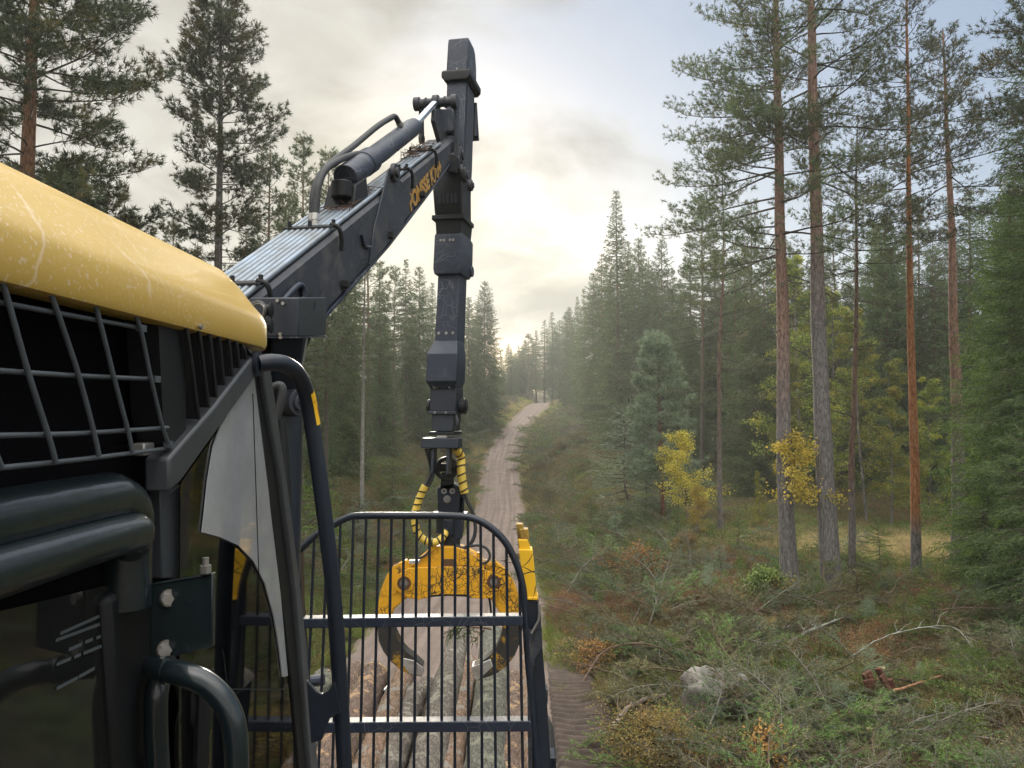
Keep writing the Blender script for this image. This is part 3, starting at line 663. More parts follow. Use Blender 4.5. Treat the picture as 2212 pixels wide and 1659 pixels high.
near_pine(2310, 1250, 2330, 15, .14, 7.5, 2.0, 37, 'dark pine whose boughs hang into the upper right corner', GREY, PINK, 3, 6, M_pine_dark, Y=12.2, blade=.10, bw=.011, nb=12, nw=.42, per=6, tuftgap=.09, dead=6)
# ---- mid-distance single trees people could point at
def spr(i): return SPR[i % 6]
place_top('spruce_tree', SPR[0], 1335, 412, 52, label='tallest spruce with a thin pointed tip rising above the others right of the road', category='spruce tree', group='spruces right of the road')
place_top('dead_tree', SNAG[0], 783, 520, 27, label='pale bare trunk with dead twigs at the left between handrail and crane', category='dead tree')
sp_ = make_tree_meshes('pine', pine_crown(4.6, 1.1, .85, 350, nw=.22, per=6, blade=.12, bw=.02, nb=14, tuftgap=.10, dead=3, shape=lambda t: (1 - t) ** .75 + .05), 4.6, .055, 350, bark('red_bark', (.26, .11, .07), (.2, .12, .08), 2, 3), M_sap)
place_top('pine_tree', sp_, 1428, 728, 27, label='small blue green pine with a reddish stem left of the yellow birch', category='pine tree', group='young trees in the clearing')
place_top('spruce_tree', SAPL[1], 1362, 872, 28, label='small pale green spruce just left of the small red stemmed pine', category='spruce tree', group='young trees in the clearing')
place_top('birch_tree', YEL, 1492, 925, 25.5, wide=1.15, label='small birch with bright yellow leaves in the middle of the clearing', category='birch tree', group='yellow birches')
place_top('birch_tree', YEL2, 1722, 925, 14.9, wide=1.0, rz=.4, label='thin yellow leaved birch between the two thickest pine trunks', category='birch tree', group='yellow birches')
place_top('birch_tree', LIME[0], 1640, 1010, 24, wide=.9, label='small yellow green birch sapling left of the leftmost big pine trunk', category='birch tree', group='yellow birches')
place_top('birch_tree', YEL, 1500, 1045, 23, wide=1.0, label='low yellow birch bush at the foot of the bright yellow birch', category='birch tree', group='yellow birches')
lt = [(1742, 520, 31), (1870, 640, 27), (1800, 600, 34), (1920, 760, 25), (2000, 800, 27), (1700, 760, 30), (2080, 860, 26)]
W = ['leftmost', 'second', 'third', 'fourth', 'fifth', 'sixth', 'seventh']
for i, (a, b, Y) in enumerate(sorted(lt)):
    place_top('birch_tree', LIME[i % 2], a, b, Y, label='yellow green leafy birch behind the pine trunks, %s of seven from left' % W[i], category='birch tree', group='leafy birches behind the pines')

# ---- the rest of the wood: named rows
ORD = ['first', 'second', 'third', 'fourth', 'fifth', 'sixth', 'seventh', 'eighth', 'ninth', 'tenth', 'eleventh', 'twelfth', 'thirteenth', 'fourteenth', 'fifteenth', 'sixteenth', 'seventeenth', 'eighteenth', 'nineteenth', 'twentieth']
def row(lst, text, grp, wide=1.0):
    for i, (fx, fy, Y, k) in enumerate(sorted(lst)):
        pr, nm, cat = (SPR[(i * 5 + int(fx)) % 9], 'spruce_tree', 'spruce tree') if k == 's' else (PIN[(i + int(fx)) % 4], 'pine_tree', 'pine tree')
        place_top(nm, pr, fx, fy, Y, wide=wide, label=text % (ORD[i] + ' from left'), category=cat, group=grp)
row([(1072, 775, 108, 's'), (1082, 760, 126, 's'), (1105, 752, 110, 's'), (1120, 745, 128, 's'), (1134, 738, 124, 's'), (1150, 728, 126, 's'), (1088, 790, 112, 's'), (1098, 742, 118, 's'), (1113, 762, 124, 's'), (1127, 755, 118, 's'), (1141, 720, 112, 'p'), (1158, 712, 114, 's'), (1176, 690, 112, 's'), (1193, 672, 113, 's'), (1209, 690, 114, 's'), (1222, 676, 116, 'p')],
    'hazy conifer on the horizon behind the road crest, %s', 'hazy trees beyond the road crest', 1.5)
row([(1232, 660, 96, 's'), (1246, 640, 84, 's'), (1262, 622, 76, 's'), (1282, 585, 68, 's'), (1300, 545, 62, 's'), (1318, 580, 60, 's'), (1356, 520, 58, 's'), (1382, 512, 60, 's'), (1408, 560, 57, 's'), (1432, 512, 55, 's'), (1455, 575, 54, 's'), (1472, 600, 50, 's')],
    'spruce in the steep wall right of the road, %s', 'spruces right of the road')
row([(1030, 660, 84, 's'), (1047, 606, 78, 's'), (1012, 640, 74, 's'), (1066, 760, 92, 's'), (1078, 800, 98, 's')], 'hazy conifer just right of the crane jib, %s', 'trees left of the road behind the jib')
row([(935, 610, 58, 's'), (905, 572, 52, 's'), (878, 556, 50, 's'), (850, 575, 46, 'p'), (822, 560, 43, 's'), (795, 430, 40, 'p'), (765, 520, 38, 's'), (735, 560, 34, 's'), (704, 330, 28, 'p'), (650, 300, 26, 'p'), (618, 420, 27, 'p'), (680, 600, 30, 's'), (965, 640, 62, 's'), (985, 660, 68, 's')],
    'conifer between the yellow roof and the jib, %s', 'trees left of the road under the boom')
row([(1515, 420, 40, 'p'), (1490, 500, 44, 's'), (1545, 470, 44, 's'), (1590, 520, 38, 's'), (1625, 440, 42, 'p'), (1652, 540, 36, 's'), (1690, 500, 40, 's'), (1722, 540, 36, 'p'), (1768, 510, 42, 's'), (1812, 470, 38, 'p'), (1850, 540, 40, 's')],
    'dark conifer behind the two thickest pines, %s', 'trees behind the left pair of big pines')
row([(1890, 480, 40, 's'), (1920, 560, 36, 's'), (1958, 500, 42, 's'), (1992, 430, 36, 'p'), (2022, 520, 34, 's'), (2058, 470, 40, 's'), (2096, 400, 30, 's'), (2130, 440, 34, 's'), (2168, 420, 28, 's'), (2200, 350, 32, 's'), (2240, 380, 28, 's')],
    'dark conifer behind the orange barked pine, %s', 'trees behind the right hand pines')
# depth of the wood: trees nobody could tell apart
random.seed(99); n = 0
def clear(x, Y):
    if Y < 30 and x > 0: return False
    return True
for k in range(600):
    if n >= 95: break
    Y = random.uniform(32, 85); x = random.uniform(7 + max(0, (Y - 45) * .05), 16 + Y * .72)
    if x < 9 and Y < 45: continue
    pr = random.choice(SPR + PIN[:2]); s = random.uniform(.6, .88); isP = pr in PIN
    e = place('pine_tree' if isP else 'spruce_tree', pr, x, Y, s, random.uniform(0, 6.28), label='dark conifer deep in the wood on the right, mostly hidden by nearer trees', category='pine tree' if isP else 'spruce tree', group='deep wood on the right')
    n += 1
n = 0
for k in range(600):
    if n >= 60: break
    Y = random.uniform(17, 95); x = -random.uniform(6.5 + max(0, (Y - 60) * .02), 12 + Y * .62)
    if x > -9 and Y > 22 and random.random() < .5: continue
    if Y < 26 and -12 < x: continue
    pr = random.choice(SPR + PIN[:1]); s = random.uniform(.55, .8); isP = pr in PIN
    place('pine_tree' if isP else 'spruce_tree', pr, x, Y, s, random.uniform(0, 6.28), label='dark conifer deep in the wood on the left, mostly hidden by nearer trees', category='pine tree' if isP else 'spruce tree', group='deep wood on the left'); n += 1
# ------------------------------------------------------------------ ground cover
M_grass = foliage('green_grass', (.14, .18, .035), (.26, .30, .07), (.32, .27, .11))
M_straw = foliage('straw_grass', (.42, .32, .15), (.58, .46, .24))
M_heath = foliage('heather', (.06, .06, .022), (.28, .24, .10), (.26, .14, .07), trans=.25)
M_bil = foliage('bilberry', (.04, .07, .015), (.25, .30, .08), (.28, .17, .06))
M_redbil = foliage('red_brown_shrub', (.11, .05, .03), (.42, .24, .13), (.22, .17, .08))
M_brashg = foliage('cut_spruce_green', (.022, .06, .018), (.17, .30, .08), (.12, .13, .06))
M_brashd = foliage('cut_spruce_dull', (.06, .06, .025), (.29, .28, .13))
M_twig = mat('grey_twig', (.19, .18, .155), rough=.9, col2=(.13, .11, .09), vscale=3)
M_twigb = mat('brown_twig', (.17, .11, .075), rough=.9, var=.4)
M_litter = foliage('leaf_litter', (.35, .17, .05), (.55, .36, .10))

def mk_grass(n, h, r, m, seed, w=.006):
    P = np.stack([rng.normal(size=n) * r, rng.normal(size=n) * r, np.full(n, -.02)], 1); out = np.stack([P[:, 0], P[:, 1], np.zeros(n)], 1)
    D1 = unit(out * 2 + rv(n) * .25 + [0, 0, 1]); L = h * (.5 + .8 * rng.random(n)); S = unit(np.cross(D1, rv(n))) * w / 2
    M1 = P + D1 * (L * .55)[:, None]; D2 = unit(D1 + unit(out + 1e-3) * .8 - [0, 0, .25]); E = M1 + D2 * (L * .5)[:, None]
    V = np.stack([P - S, P + S, M1 - S * .8, M1 + S * .8, E], 1).reshape(-1, 3); i = np.arange(n)[:, None] * 5
    return np_mesh('grass', V, np.concatenate([i + [0, 1, 3], i + [0, 3, 2], i + [2, 3, 4]]), m)
def mk_shrub(n, h, r, m, leaf=.02, per=16, tw=True):
    a = rng.random(n) * 6.28; q = np.sqrt(rng.random(n)) * r; P0 = np.stack([np.cos(a) * q * .5, np.sin(a) * q * .5, np.full(n, -.03)], 1)
    E = np.stack([np.cos(a) * q * 1.1, np.sin(a) * q * 1.1, h * (.55 + .6 * rng.random(n)) * (1 - .4 * q / r)], 1)
    i = np.repeat(np.arange(n), per); u = .25 + .75 * rng.random(n * per); P = P0[i] + (E - P0)[i] * u[:, None] + rv(n * per) * .012
    V, F = leaves(P, unit((E - P0)[i]) * .5 + rv(n * per) * .7 + [0, 0, .3], leaf * (.6 + .8 * rng.random(n * per)), leaf * .55)
    if tw: V, F = merge((V, F), segs_mesh(P0, E, np.full(n, .0022), np.full(n, .001), 3))
    return np_mesh('shrub', V, F, m)
def mk_brash(L, seed, m, needles=True, wood=M_twigb, up=.12, gap=.009, bl=.038):
    random.seed(seed); T = Tree(); pts, a = path((0, 0, .03), 0, R(10), L, 8, lambda s: -.5 * s + up, .12); T.addpath(pts, .010 + .004 * L, .003); P = np.array(pts)
    for i in range(int(L / .055)):
        s = .1 + .9 * (i + random.random()) / (L / .055); f = min(7.99, s * 8); i0 = int(f); p = P[i0] + (P[min(8, i0 + 1)] - P[i0]) * (f - i0)
        l2 = (.10 + .42 * L * (1.05 - s) * min(1, s * 3.5)) * random.uniform(.5, 1.2); az = a + random.choice((-1, 1)) * R(random.uniform(30, 65)); el = random.uniform(-.25, .5)
        q, a2 = path(p, az, el, l2, 3, lambda s_: -.3 * s_, .2); T.addpath(q, .004, .0015)
        for k in range(3): T.tw.append((*q[k], *(unit((q[k + 1] - q[k])[None])[0]), l2 / 3))
        for k in range(3):
            c, _ = path(q[random.choice((1, 2))], a2 + random.choice((-1, 1)) * .8, random.uniform(-.2, .5), l2 * .4, 2, lambda s_: 0, .2); T.addpath(c, .0028, .0012)
            T.tw.append((*c[0], *(unit((c[2] - c[0])[None])[0]), l2 * .4))
    T.par = (bl, .008, gap); W = segs_of(T)
    if not needles: return np_mesh('dead_brush', *W, wood)
    V, F = twigs_mesh(T); VV, FF = merge((V, F), W); me = np_mesh('brash', VV, FF, m); me.materials.append(wood)
    mi = np.zeros(len(FF), np.int32); mi[len(F):] = 1; me.polygons.foreach_set('material_index', mi); return me

def scatter(name, meshes, P, rot, scl, idx, label, cat):
    """one object: points that carry instances of the given meshes"""
    src = bpy.data.collections.new(name + '_pieces')
    for i, m in enumerate(meshes):
        o = bpy.data.objects.new('%s_%02d' % (name, i), m); src.objects.link(o)
    me = bpy.data.meshes.new(name); n = len(P); me.vertices.add(n); me.vertices.foreach_set('co', np.asarray(P, np.float32).ravel())
    for nm, ty, fld, d in (('rot', 'FLOAT_VECTOR', 'vector', rot), ('scl', 'FLOAT', 'value', scl), ('idx', 'INT', 'value', idx)):
        a = me.attributes.new(nm, ty, 'POINT'); a.data.foreach_set(fld, np.asarray(d, np.int32 if ty == 'INT' else np.float32).ravel())
    o = bpy.data.objects.new(name, me); COL.objects.link(o)
    g = bpy.data.node_groups.new(name, 'GeometryNodeTree'); g.interface.new_socket('Geometry', in_out='INPUT', socket_type='NodeSocketGeometry'); g.interface.new_socket('Geometry', in_out='OUTPUT', socket_type='NodeSocketGeometry')
    gi = g.nodes.new('NodeGroupInput'); go = g.nodes.new('NodeGroupOutput'); ip = g.nodes.new('GeometryNodeInstanceOnPoints'); ci = g.nodes.new('GeometryNodeCollectionInfo')
    ci.inputs['Collection'].default_value = src; ci.inputs['Separate Children'].default_value = True; ci.inputs['Reset Children'].default_value = True
    def attr(nm, ty):
        n_ = g.nodes.new('GeometryNodeInputNamedAttribute'); n_.data_type = ty; n_.inputs['Name'].default_value = nm; return n_.outputs['Attribute']
    g.links.new(gi.outputs[0], ip.inputs['Points']); g.links.new(ci.outputs[0], ip.inputs['Instance']); ip.inputs['Pick Instance'].default_value = True
    g.links.new(attr('idx', 'INT'), ip.inputs['Instance Index']); g.links.new(attr('rot', 'FLOAT_VECTOR'), ip.inputs['Rotation']); g.links.new(attr('scl', 'FLOAT'), ip.inputs['Scale'])
    g.links.new(ip.outputs[0], go.inputs[0]); md = o.modifiers.new('scatter', 'NODES'); md.node_group = g
    return tag(o, label, cat, kind='stuff')
AVOID = []
def points(n, region, dens):
    """rejection sampling: region (x0,x1,y0,y1), dens(x,Y)->0..1; denser towards the camera"""
    x0, x1, y0, y1 = region; Y = y0 + (y1 - y0) * rng.random(n) ** 1.35; x = x0 + (x1 - x0) * rng.random(n); k = rng.random(n) < dens(x, Y)
    for ax, ay, ar in AVOID: k &= ((x - ax) ** 2 + (Y - ay) ** 2 > ar * ar)
    return x[k], Y[k]
def off_road(x, Y, m=1.75): return (np.abs(x - road_x(Y)) > m).astype(float) * np.where((Y < 11.6) & (np.abs(x - .88) < .42), .03, 1.0)
def cover(name, meshes, n, region, dens, s0, s1, label, cat, tilt=.15, lift=0, big=0):
    x, Y = points(n, region, dens); z = ground_z(x, Y) + lift; k = len(x)
    rot = np.stack([rng.normal(size=k) * tilt, rng.normal(size=k) * tilt, rng.random(k) * 6.28], 1)
    scl = (s0 + (s1 - s0) * rng.random(k)) * (1 + big * np.clip(Y - 18, 0, 60) / 30)
    return scatter(name, meshes, np.stack([x, Y, z], 1), rot, scl, rng.integers(0, len(meshes), k), label, cat)
def patch(x, Y, sc, lo, hi, o=0): return np.clip((fbm(x * sc + o, Y * sc + o * 2) - lo) / (hi - lo), 0, 1)
def meadow(x, Y): return np.exp(-(((x - 10) / 4.6) ** 2 + ((Y - 21.3) / 2.9) ** 2) ** 1.5)
def view(x, Y): return (np.abs(x) < Y * .72 + 1.5) & ~((x > -2.9) & (x < .78) & (Y < 9))
def gp(fx, fy, dz=0):
    Y = 12.
    rx, rz = ray(fx, fy)
    for _ in range(40): Y = .5 * Y + .5 * (gz(rx * Y, Y) + dz - CZ) / rz
    return Vector((rx * Y, Y, CZ + rz * Y))
for fx, fy, r in ((1545, 1545, .30), (1545, 1580, .16), (1466, 1318, .25), (1879, 1640, .22), (1905, 1500, .3), (1380, 1540, .3), (1340, 1570, .3), (2000, 1618, .25), (2080, 1630, .25), (2160, 1640, .25), (1985, 1485, .25)):
    g_ = gp(fx, fy); AVOID.append((g_.x, g_.y - r * .4, r))
GR = [mk_grass(70, .24, .07, M_grass, 1), mk_grass(60, .17, .09, M_grass, 2)]
GS = [mk_grass(70, .34, .06, M_straw, 3, .005), mk_grass(70, .26, .09, M_straw, 4, .005)]
HE = [mk_shrub(60, .26, .24, M_heath, .016, 18), mk_shrub(50, .20, .28, M_heath, .016, 18)]
BI = [mk_shrub(45, .20, .26, M_bil, .024, 14), mk_shrub(40, .26, .22, M_bil, .022, 16)]
RB = [mk_shrub(55, .24, .26, M_redbil, .020, 14), mk_shrub(45, .34, .24, M_redbil, .020, 14)]
cover('grass', GR, 9000, (-3.2, 2.6, 6, 45), lambda x, Y: off_road(x, Y, 1.55) * view(x, Y) * (np.exp(-(np.abs(np.abs(x - road_x(Y)) - 1.8) / .55) ** 2) * patch(x, Y, .7, .3, .5) + .05), .5, 1.1, 'green grass along the edges of the gravel road', 'grass', big=.6)
cover('verge_grass', GR + GS[1:], 7000, (-6, 8, 30, 112), lambda x, Y: off_road(x, Y, 1.6) * np.exp(-(np.abs(np.abs(x - road_x(Y)) - 2.2) / .9) ** 2), .8, 1.5, 'thin pale grass on the verges of the far road', 'grass', big=.5)
cover('meadow_grass', GS + GR[:1], 16000, (3, 18, 15, 26), lambda x, Y: meadow(x, Y) * .8 + .03, .5, 1.15, 'straw coloured grass around the feet of the tall pines', 'grass')
cover('heather', HE, 52000, (-16, 26, 7, 60), lambda x, Y: off_road(x, Y, 1.95) * view(x, Y) * (1 - meadow(x, Y)) * patch(x, Y, .35, .33, .55, 3), .7, 1.25, 'dull green heather covering the clearing', 'heather', big=1.1)
cover('bilberry_shrubs', BI, 36000, (-16, 24, 7, 48), lambda x, Y: off_road(x, Y, 1.9) * view(x, Y) * (1 - meadow(x, Y)) * patch(x, Y, .45, .45, .6, 11), .7, 1.2, 'green bilberry shrubs between the heather', 'bilberry shrubs', big=1.1)
def redzone(x, Y): return np.clip(np.exp(-(((x - 2.3) / 1.7) ** 2 + ((Y - 16.5) / 2.6) ** 2)) * 1.6 + np.exp(-(((x - 6.6) / 2.0) ** 2 + ((Y - 14.2) / .9) ** 2)) + patch(x, Y, .5, .56, .68, 29) * .5, 0, 1)
cover('red_brown_shrubs', RB, 15000, (-9, 18, 7, 34), lambda x, Y: off_road(x, Y, 1.9) * view(x, Y) * (1 - meadow(x, Y)) * redzone(x, Y), .8, 1.3, 'withered red brown shrubs beside the road', 'shrubs', big=.5)
M_brashl = foliage('cut_spruce_light', (.04, .10, .025), (.24, .38, .09))
BG = [mk_brash(1.1, 40 + i, (M_brashg, M_brashl, M_brashg, M_brashd, M_brashd)[i], wood=M_twigb if i % 2 else M_twig) for i in range(5)]
BD = [mk_brash(1.2, 60 + i, None, False, M_twig if i % 2 else M_twigb) for i in range(3)]
def slash(x, Y): return off_road(x, Y, 2.2) * view(x, Y) * np.clip(1.25 - np.abs(Y - 10.5) / 5.2, 0, 1) * (x > 0) * (.25 + .75 * patch(x, Y, .4, .38, .5, 7)) * np.clip((x - 1.3) / 1.2, 0, 1)
cover('cut_branches', BG, 3000, (1.2, 13, 6.5, 16), slash, .6, 1.35, 'green spruce branches left lying over the clearing', 'cut branches', tilt=.28, lift=.06)
cover('far_cut_branches', BG, 3000, (-9, 9, 16, 85), lambda x, Y: off_road(x, Y, 2.1) * view(x, Y) * (1 - meadow(x, Y)) * np.clip(1.5 - np.abs(x - road_x(Y)) / 7, 0, 1) * patch(x, Y, .25, .38, .5, 13), .9, 1.6, 'branches left lying on the banks of the road', 'cut branches', tilt=.3, lift=.08, big=.3)
cover('dead_brush', BD, 800, (1.0, 12, 7, 19), lambda x, Y: off_road(x, Y, 2.3) * view(x, Y) * (1 - meadow(x, Y)) * patch(x, Y, .5, .42, .56, 21) * .6, .5, 1.25, 'bare grey twigs tangled among the cut branches', 'dead twigs', tilt=.4, lift=.08)
tip = [p_['crown'] for p_ in SAPL]
cover('spruce_sprouts', tip, 900, (1.6, 14, 7, 19), lambda x, Y: off_road(x, Y, 2.4) * view(x, Y) * (1 - meadow(x, Y)) * patch(x, Y, .6, .45, .55, 41), .16, .42, 'knee high spruce shoots growing through the cut branches', 'spruce shoots', tilt=.5)
cover('straw_grass', GS, 3000, (.8, 12, 7, 18), lambda x, Y: off_road(x, Y, 1.7) * view(x, Y) * patch(x, Y, .7, .5, .6, 51), .5, .9, 'pale dry grass between the cut branches', 'grass')
lf = [np_mesh('leaf', *leaves(np.stack([rng.normal(size=14) * .14, rng.normal(size=14) * .14, .05 + .12 * rng.random(14)], 1), rv(14) * [1, 1, .4], .035, .028), M_litter)]
cover('fallen_leaves', lf, 1400, (.8, 12, 7, 19), lambda x, Y: off_road(x, Y, 1.5) * view(x, Y) * patch(x, Y, .8, .5, .62, 31) * .8, .7, 1.2, 'yellow and brown leaves scattered over the ground', 'leaves', lift=.03)

# ---- single things lying or growing in the clearing
def gp(fx, fy, dz=0):
    Y = 12.
    rx, rz = ray(fx, fy)
    for _ in range(40): Y = .5 * Y + .5 * (gz(rx * Y, Y) + dz - CZ) / rz
    return Vector((rx * Y, Y, CZ + rz * Y))
M_barked = mat('brown_bark', (.26, .14, .08), rough=.8, var=.5, vscale=12, bump=.6)
M_debark = mat('weathered_wood', (.38, .30, .24), rough=.8, col2=(.2, .15, .12), vscale=6, bump=.5)
M_cut = mat('sawn_wood', (.60, .45, .24), rough=.8, var=.4, vscale=14)
M_lichen = mat('lichen_bark', (.32, .34, .29), rough=.9, col2=(.15, .13, .10), vscale=7, bump=.5)
M_orange = mat('orange_wood', (.34, .18, .09), rough=.8, var=.6, vscale=10)
def stick(name, pts, r0, r1, m, label, cat, twigs=0, seed=1):
    """pts: (fx, fy, height above ground)"""
    P = cr([gp(a, b, c) for a, b, c in pts], 6); n = len(P); rs = random.Random(seed); e = empty(name, P[0], label=label, category=cat)
    P = [p + Vector((rs.gauss(0, .004), rs.gauss(0, .004), rs.gauss(0, .004))) for p in P]
    mb = MB(); mb.tube(P, [(r0 + (r1 - r0) * i / (n - 1)) * rs.uniform(.9, 1.1) for i in range(n)], 8); mb.build('stem', m, e, smooth=60)
    for k in range(twigs):
        i = rs.randint(n // 4, n - 2); d = (P[i + 1] - P[i - 1]).normalized(); s = Vector((rs.gauss(0, 1), rs.gauss(0, 1), rs.gauss(.5, .5))).normalized(); L = rs.uniform(.15, .5)
        t = MB(); q = P[i] + d * L * .4 + s * L * .5; t.tube([P[i], q, q + d * L * .4 + s * L * .2], [r1 * .8, r1 * .5, r1 * .25], 5); t.build('twig', m, e, smooth=60)
    c = MB(); d = (P[0] - P[1]).normalized(); c.cyl(P[0] + d * .001, P[0] + d * .004, r0 * .97, 10); c.build('cut_end', M_cut, e, smooth=0)
    return e
stick('fallen_log', [(1968, 1598, .26), (2060, 1612, .24), (2150, 1628, .24), (2290, 1618, .3)], .030, .026, M_orange, 'long reddish brown stem lying across the lower right corner', 'fallen log', 2)
stick('fallen_branch', [(1322, 1572, .08), (1355, 1530, .22), (1395, 1510, .28), (1440, 1500, .22)], .032, .02, M_debark, 'pale crooked branch without bark lying left of the boulder', 'branch', 1, 3)
stick('fallen_branch', [(1742, 1278, .15), (1790, 1296, .1), (1858, 1314, .05)], .035, .02, M_lichen, 'grey branch leaning on the ground at the foot of the thickest pine', 'branch', 2, 4)
stick('fallen_branch', [(1255, 1480, .02), (1300, 1412, .4), (1365, 1390, .55), (1430, 1402, .5), (1482, 1450, .1)], .016, .012, M_twigb, 'thin dark branch arching above the ground left of the boulder', 'branch', 6, 5)
stick('fallen_branch', [(1700, 1392, .2), (1750, 1362, .25), (1830, 1332, .22)], .03, .014, M_lichen, 'lichen grey branch in the pile right below the thickest pine', 'branch', 6, 6)
stick('fallen_branch', [(1835, 1420, .2), (1920, 1372, .45), (2040, 1352, .6), (2088, 1382, .5), (2112, 1452, .1)], .009, .007, M_lichen, 'pale thin sapling bent over in an arch at the right', 'branch', 9, 7)
stick('fallen_branch', [(1932, 1492, .18), (1980, 1478, .2), (2034, 1460, .2)], .018, .014, M_orange, 'short orange stick lying above the long reddish stem', 'branch', 0, 8)
stick('fallen_branch', [(1560, 1418, .3), (1640, 1500, .3), (1700, 1560, .2), (1780, 1600, .12)], .014, .008, M_twigb, 'long dark branch lying across the boulder', 'branch', 5, 9)
stick('fallen_branch', [(1645, 1640, .1), (1700, 1632, .2), (1800, 1660, .1)], .012, .01, M_debark, 'pale thin branch at the bottom edge left of the short stump', 'branch', 2, 10)
def boulder():
    c = gp(1545, 1535); e = empty('boulder', c, label='large grey granite boulder half covered by branches near the bottom', category='boulder')
    n1, n2 = 40, 22; vs = []; fs = []
    for j in range(n2 + 1):
        th = math.pi * j / n2
        for i in range(n1):
            a = 2 * math.pi * i / n1; d = Vector((math.sin(th) * math.cos(a), math.sin(th) * math.sin(a), math.cos(th)))
            sx = math.copysign(abs(d.x) ** .75, d.x); sy = math.copysign(abs(d.y) ** .75, d.y); sz = math.copysign(abs(d.z) ** .7, d.z)
            k = 1 + .40 * (float(fbm(d.x * 1.6 + 5, d.y * 1.6 + d.z * 2.1, 4)) - .5) * 2 + .12 * (float(vnoise(d.x * 5 + 3, d.z * 5 + d.y * 4)) - .5) + .05 * (float(vnoise(d.x * 13, d.z * 13 + d.y * 9)) - .5)
            vs.append(c + Vector((sx * .40 * k + .06 * d.z, sy * .36 * k, sz * .42 * k + .09)))
    for j in range(n2):
        for i in range(n1): fs.append((j * n1 + i, j * n1 + (i + 1) % n1, (j + 1) * n1 + (i + 1) % n1, (j + 1) * n1 + i))
    mb = MB(); mb.add(vs, fs); m = mat('granite', (.27, .24, .22), rough=.9, bump=1, bscale=22, col2=(.12, .12, .095), vscale=4.5, vthr=(.42, .66)); mb.build('stone', m, e, smooth=80)
boulder()
def stump(fx, fy, h, r, label, tilt=0):
    c = gp(fx, fy); e = empty('stump', c, label=label, category='stump'); mb = MB(); top = c + Vector((tilt, 0, h))
    mb.tube([c + Vector((0, 0, -.1)), c + Vector((0, 0, .02)), (c + top) / 2, top], [r * 1.5, r * 1.2, r, r * .98], 14); mb.build('bark', M_barked, e, smooth=50)
    w = MB(); w.tube([top + Vector((0, 0, .001)), top + Vector((0, 0, .012))], [r * .99, r * .93], 14); w.build('cut_face', M_cut, e, smooth=0); return e
stump(1879, 1628, .26, .035, 'thin freshly cut stump with a pale top at the bottom right')
stump(1466, 1316, .19, .13, 'low wide stump with a pale yellow sawn top in the middle of the clearing')
stump(1905, 1478, .22, .05, 'small dark stump with a torn reddish side right of the boulder')
M_rot = mat('rotten_red_wood', (.13, .045, .025), rough=.95, var=.6, vscale=16, bump=.9)
def rotten():
    c = gp(1905, 1500); e = empty('rotten_wood', c, label='red brown crumbling wood lying right of the boulder', category='rotten wood'); rs = random.Random(8)
    for k in range(7):
        p = c + Vector((rs.uniform(-.18, .18), rs.uniform(-.1, .1), rs.uniform(.08, .22))); mb = MB(); mb.box(p, (rs.uniform(.06, .14), rs.uniform(.03, .06), rs.uniform(.12, .26)), Matrix.Rotation(rs.uniform(-.6, .6), 3, 'Y') @ Matrix.Rotation(rs.uniform(0, 3), 3, 'Z'))
        mb.build('splinter', M_rot, e, bevel=.008)
rotten()
# leafy bushes and saplings
M_autumn = foliage('autumn_leaves', (.42, .22, .06), (.62, .40, .14), trans=.45)
M_olive = foliage('olive_leaves', (.16, .13, .045), (.36, .26, .09), (.36, .19, .07), trans=.4)
def bush(fx, fy, h, r, m, seed, label, name='bush', n=2600, leaf=.035, cat='bush', Y=None):
    p = leafy_tree(h, .05, r, seed, m, .012, n, leaf, wob=.05, bk=M_twigb, branches=22); c = gp(fx, fy)
    e = empty(name, c, label=label, category=cat)
    for part in ('trunk', 'crown'): o = bpy.data.objects.new('stem' if part == 'trunk' else 'leaves', p[part]); COL.objects.link(o); o.parent = e
bush(1395, 1265, .85, 1.25, M_autumn, 401, 'orange leaved bush in the brown heather beside the road', n=1500, leaf=.05)
bush(1435, 1665, .50, .95, M_olive, 402, 'dense bush with small brown and olive leaves at the bottom, in front of the boulder', n=6000, leaf=.024)
bush(1650, 1668, .5, .4, M_autumn, 403, 'low bush with orange leaves at the bottom edge right of the boulder', n=500, leaf=.04)
bush(1470, 1215, .7, .5, M_olive, 404, 'dark rounded bush in the middle of the clearing left of the leftmost pine', n=3000, leaf=.05)
bush(1640, 1290, .5, .7, M_bil, 405, 'low green bush at the left of the foot of the leftmost big pine', n=3000, leaf=.045)
bush(1275, 1460, .45, .5, M_autumn, 406, 'low yellow brown bush between the road verge and the boulder', n=1200, leaf=.03)
saps = [(1318, 1130, 18, 0, .9), (1400, 1285, 15.4, 1, .5), (1560, 1240, 17, 1, .8), (1590, 1120, 19.5, 0, 1.1), (1900, 1150, 17.5, 0, 1.2), (1660, 1270, 13.4, 1, .5), (1380, 1030, 27, 1, 1.6), (1280, 1060, 28, 0, 1.3), (2010, 1300, 12.2, 0, 1.0), (1940, 1330, 12, 2, .8), (1620, 1560, 8.4, 2, .35), (1280, 1150, 19, 1, .7), (850, 1015, 33, 0, 2.0), (775, 1060, 24, 1, 1.6), (700, 1050, 21, 0, 2.2), (880, 1080, 24, 2, 1.1), (1460, 1080, 23, 0, 1.0), (1340, 1060, 24, 1, 1.1)]
near = ['left of the orange bush', 'beside the pale sawn stump', 'in the clearing left of the pines', 'in front of the yellow birch bush', 'in the straw coloured meadow', 'left of the leftmost pine foot', 'behind the small pale spruce', 'on the bank right of the road', 'in the low growth below the rightmost pine', 'in front of the orange barked pine', 'right beside the boulder', 'close to the right edge of the road', 'left of the crane jib', 'by the pale dead trunk', 'just right of the handrail', 'above the curved gate', 'below the yellow birch', 'below the small pale spruce']
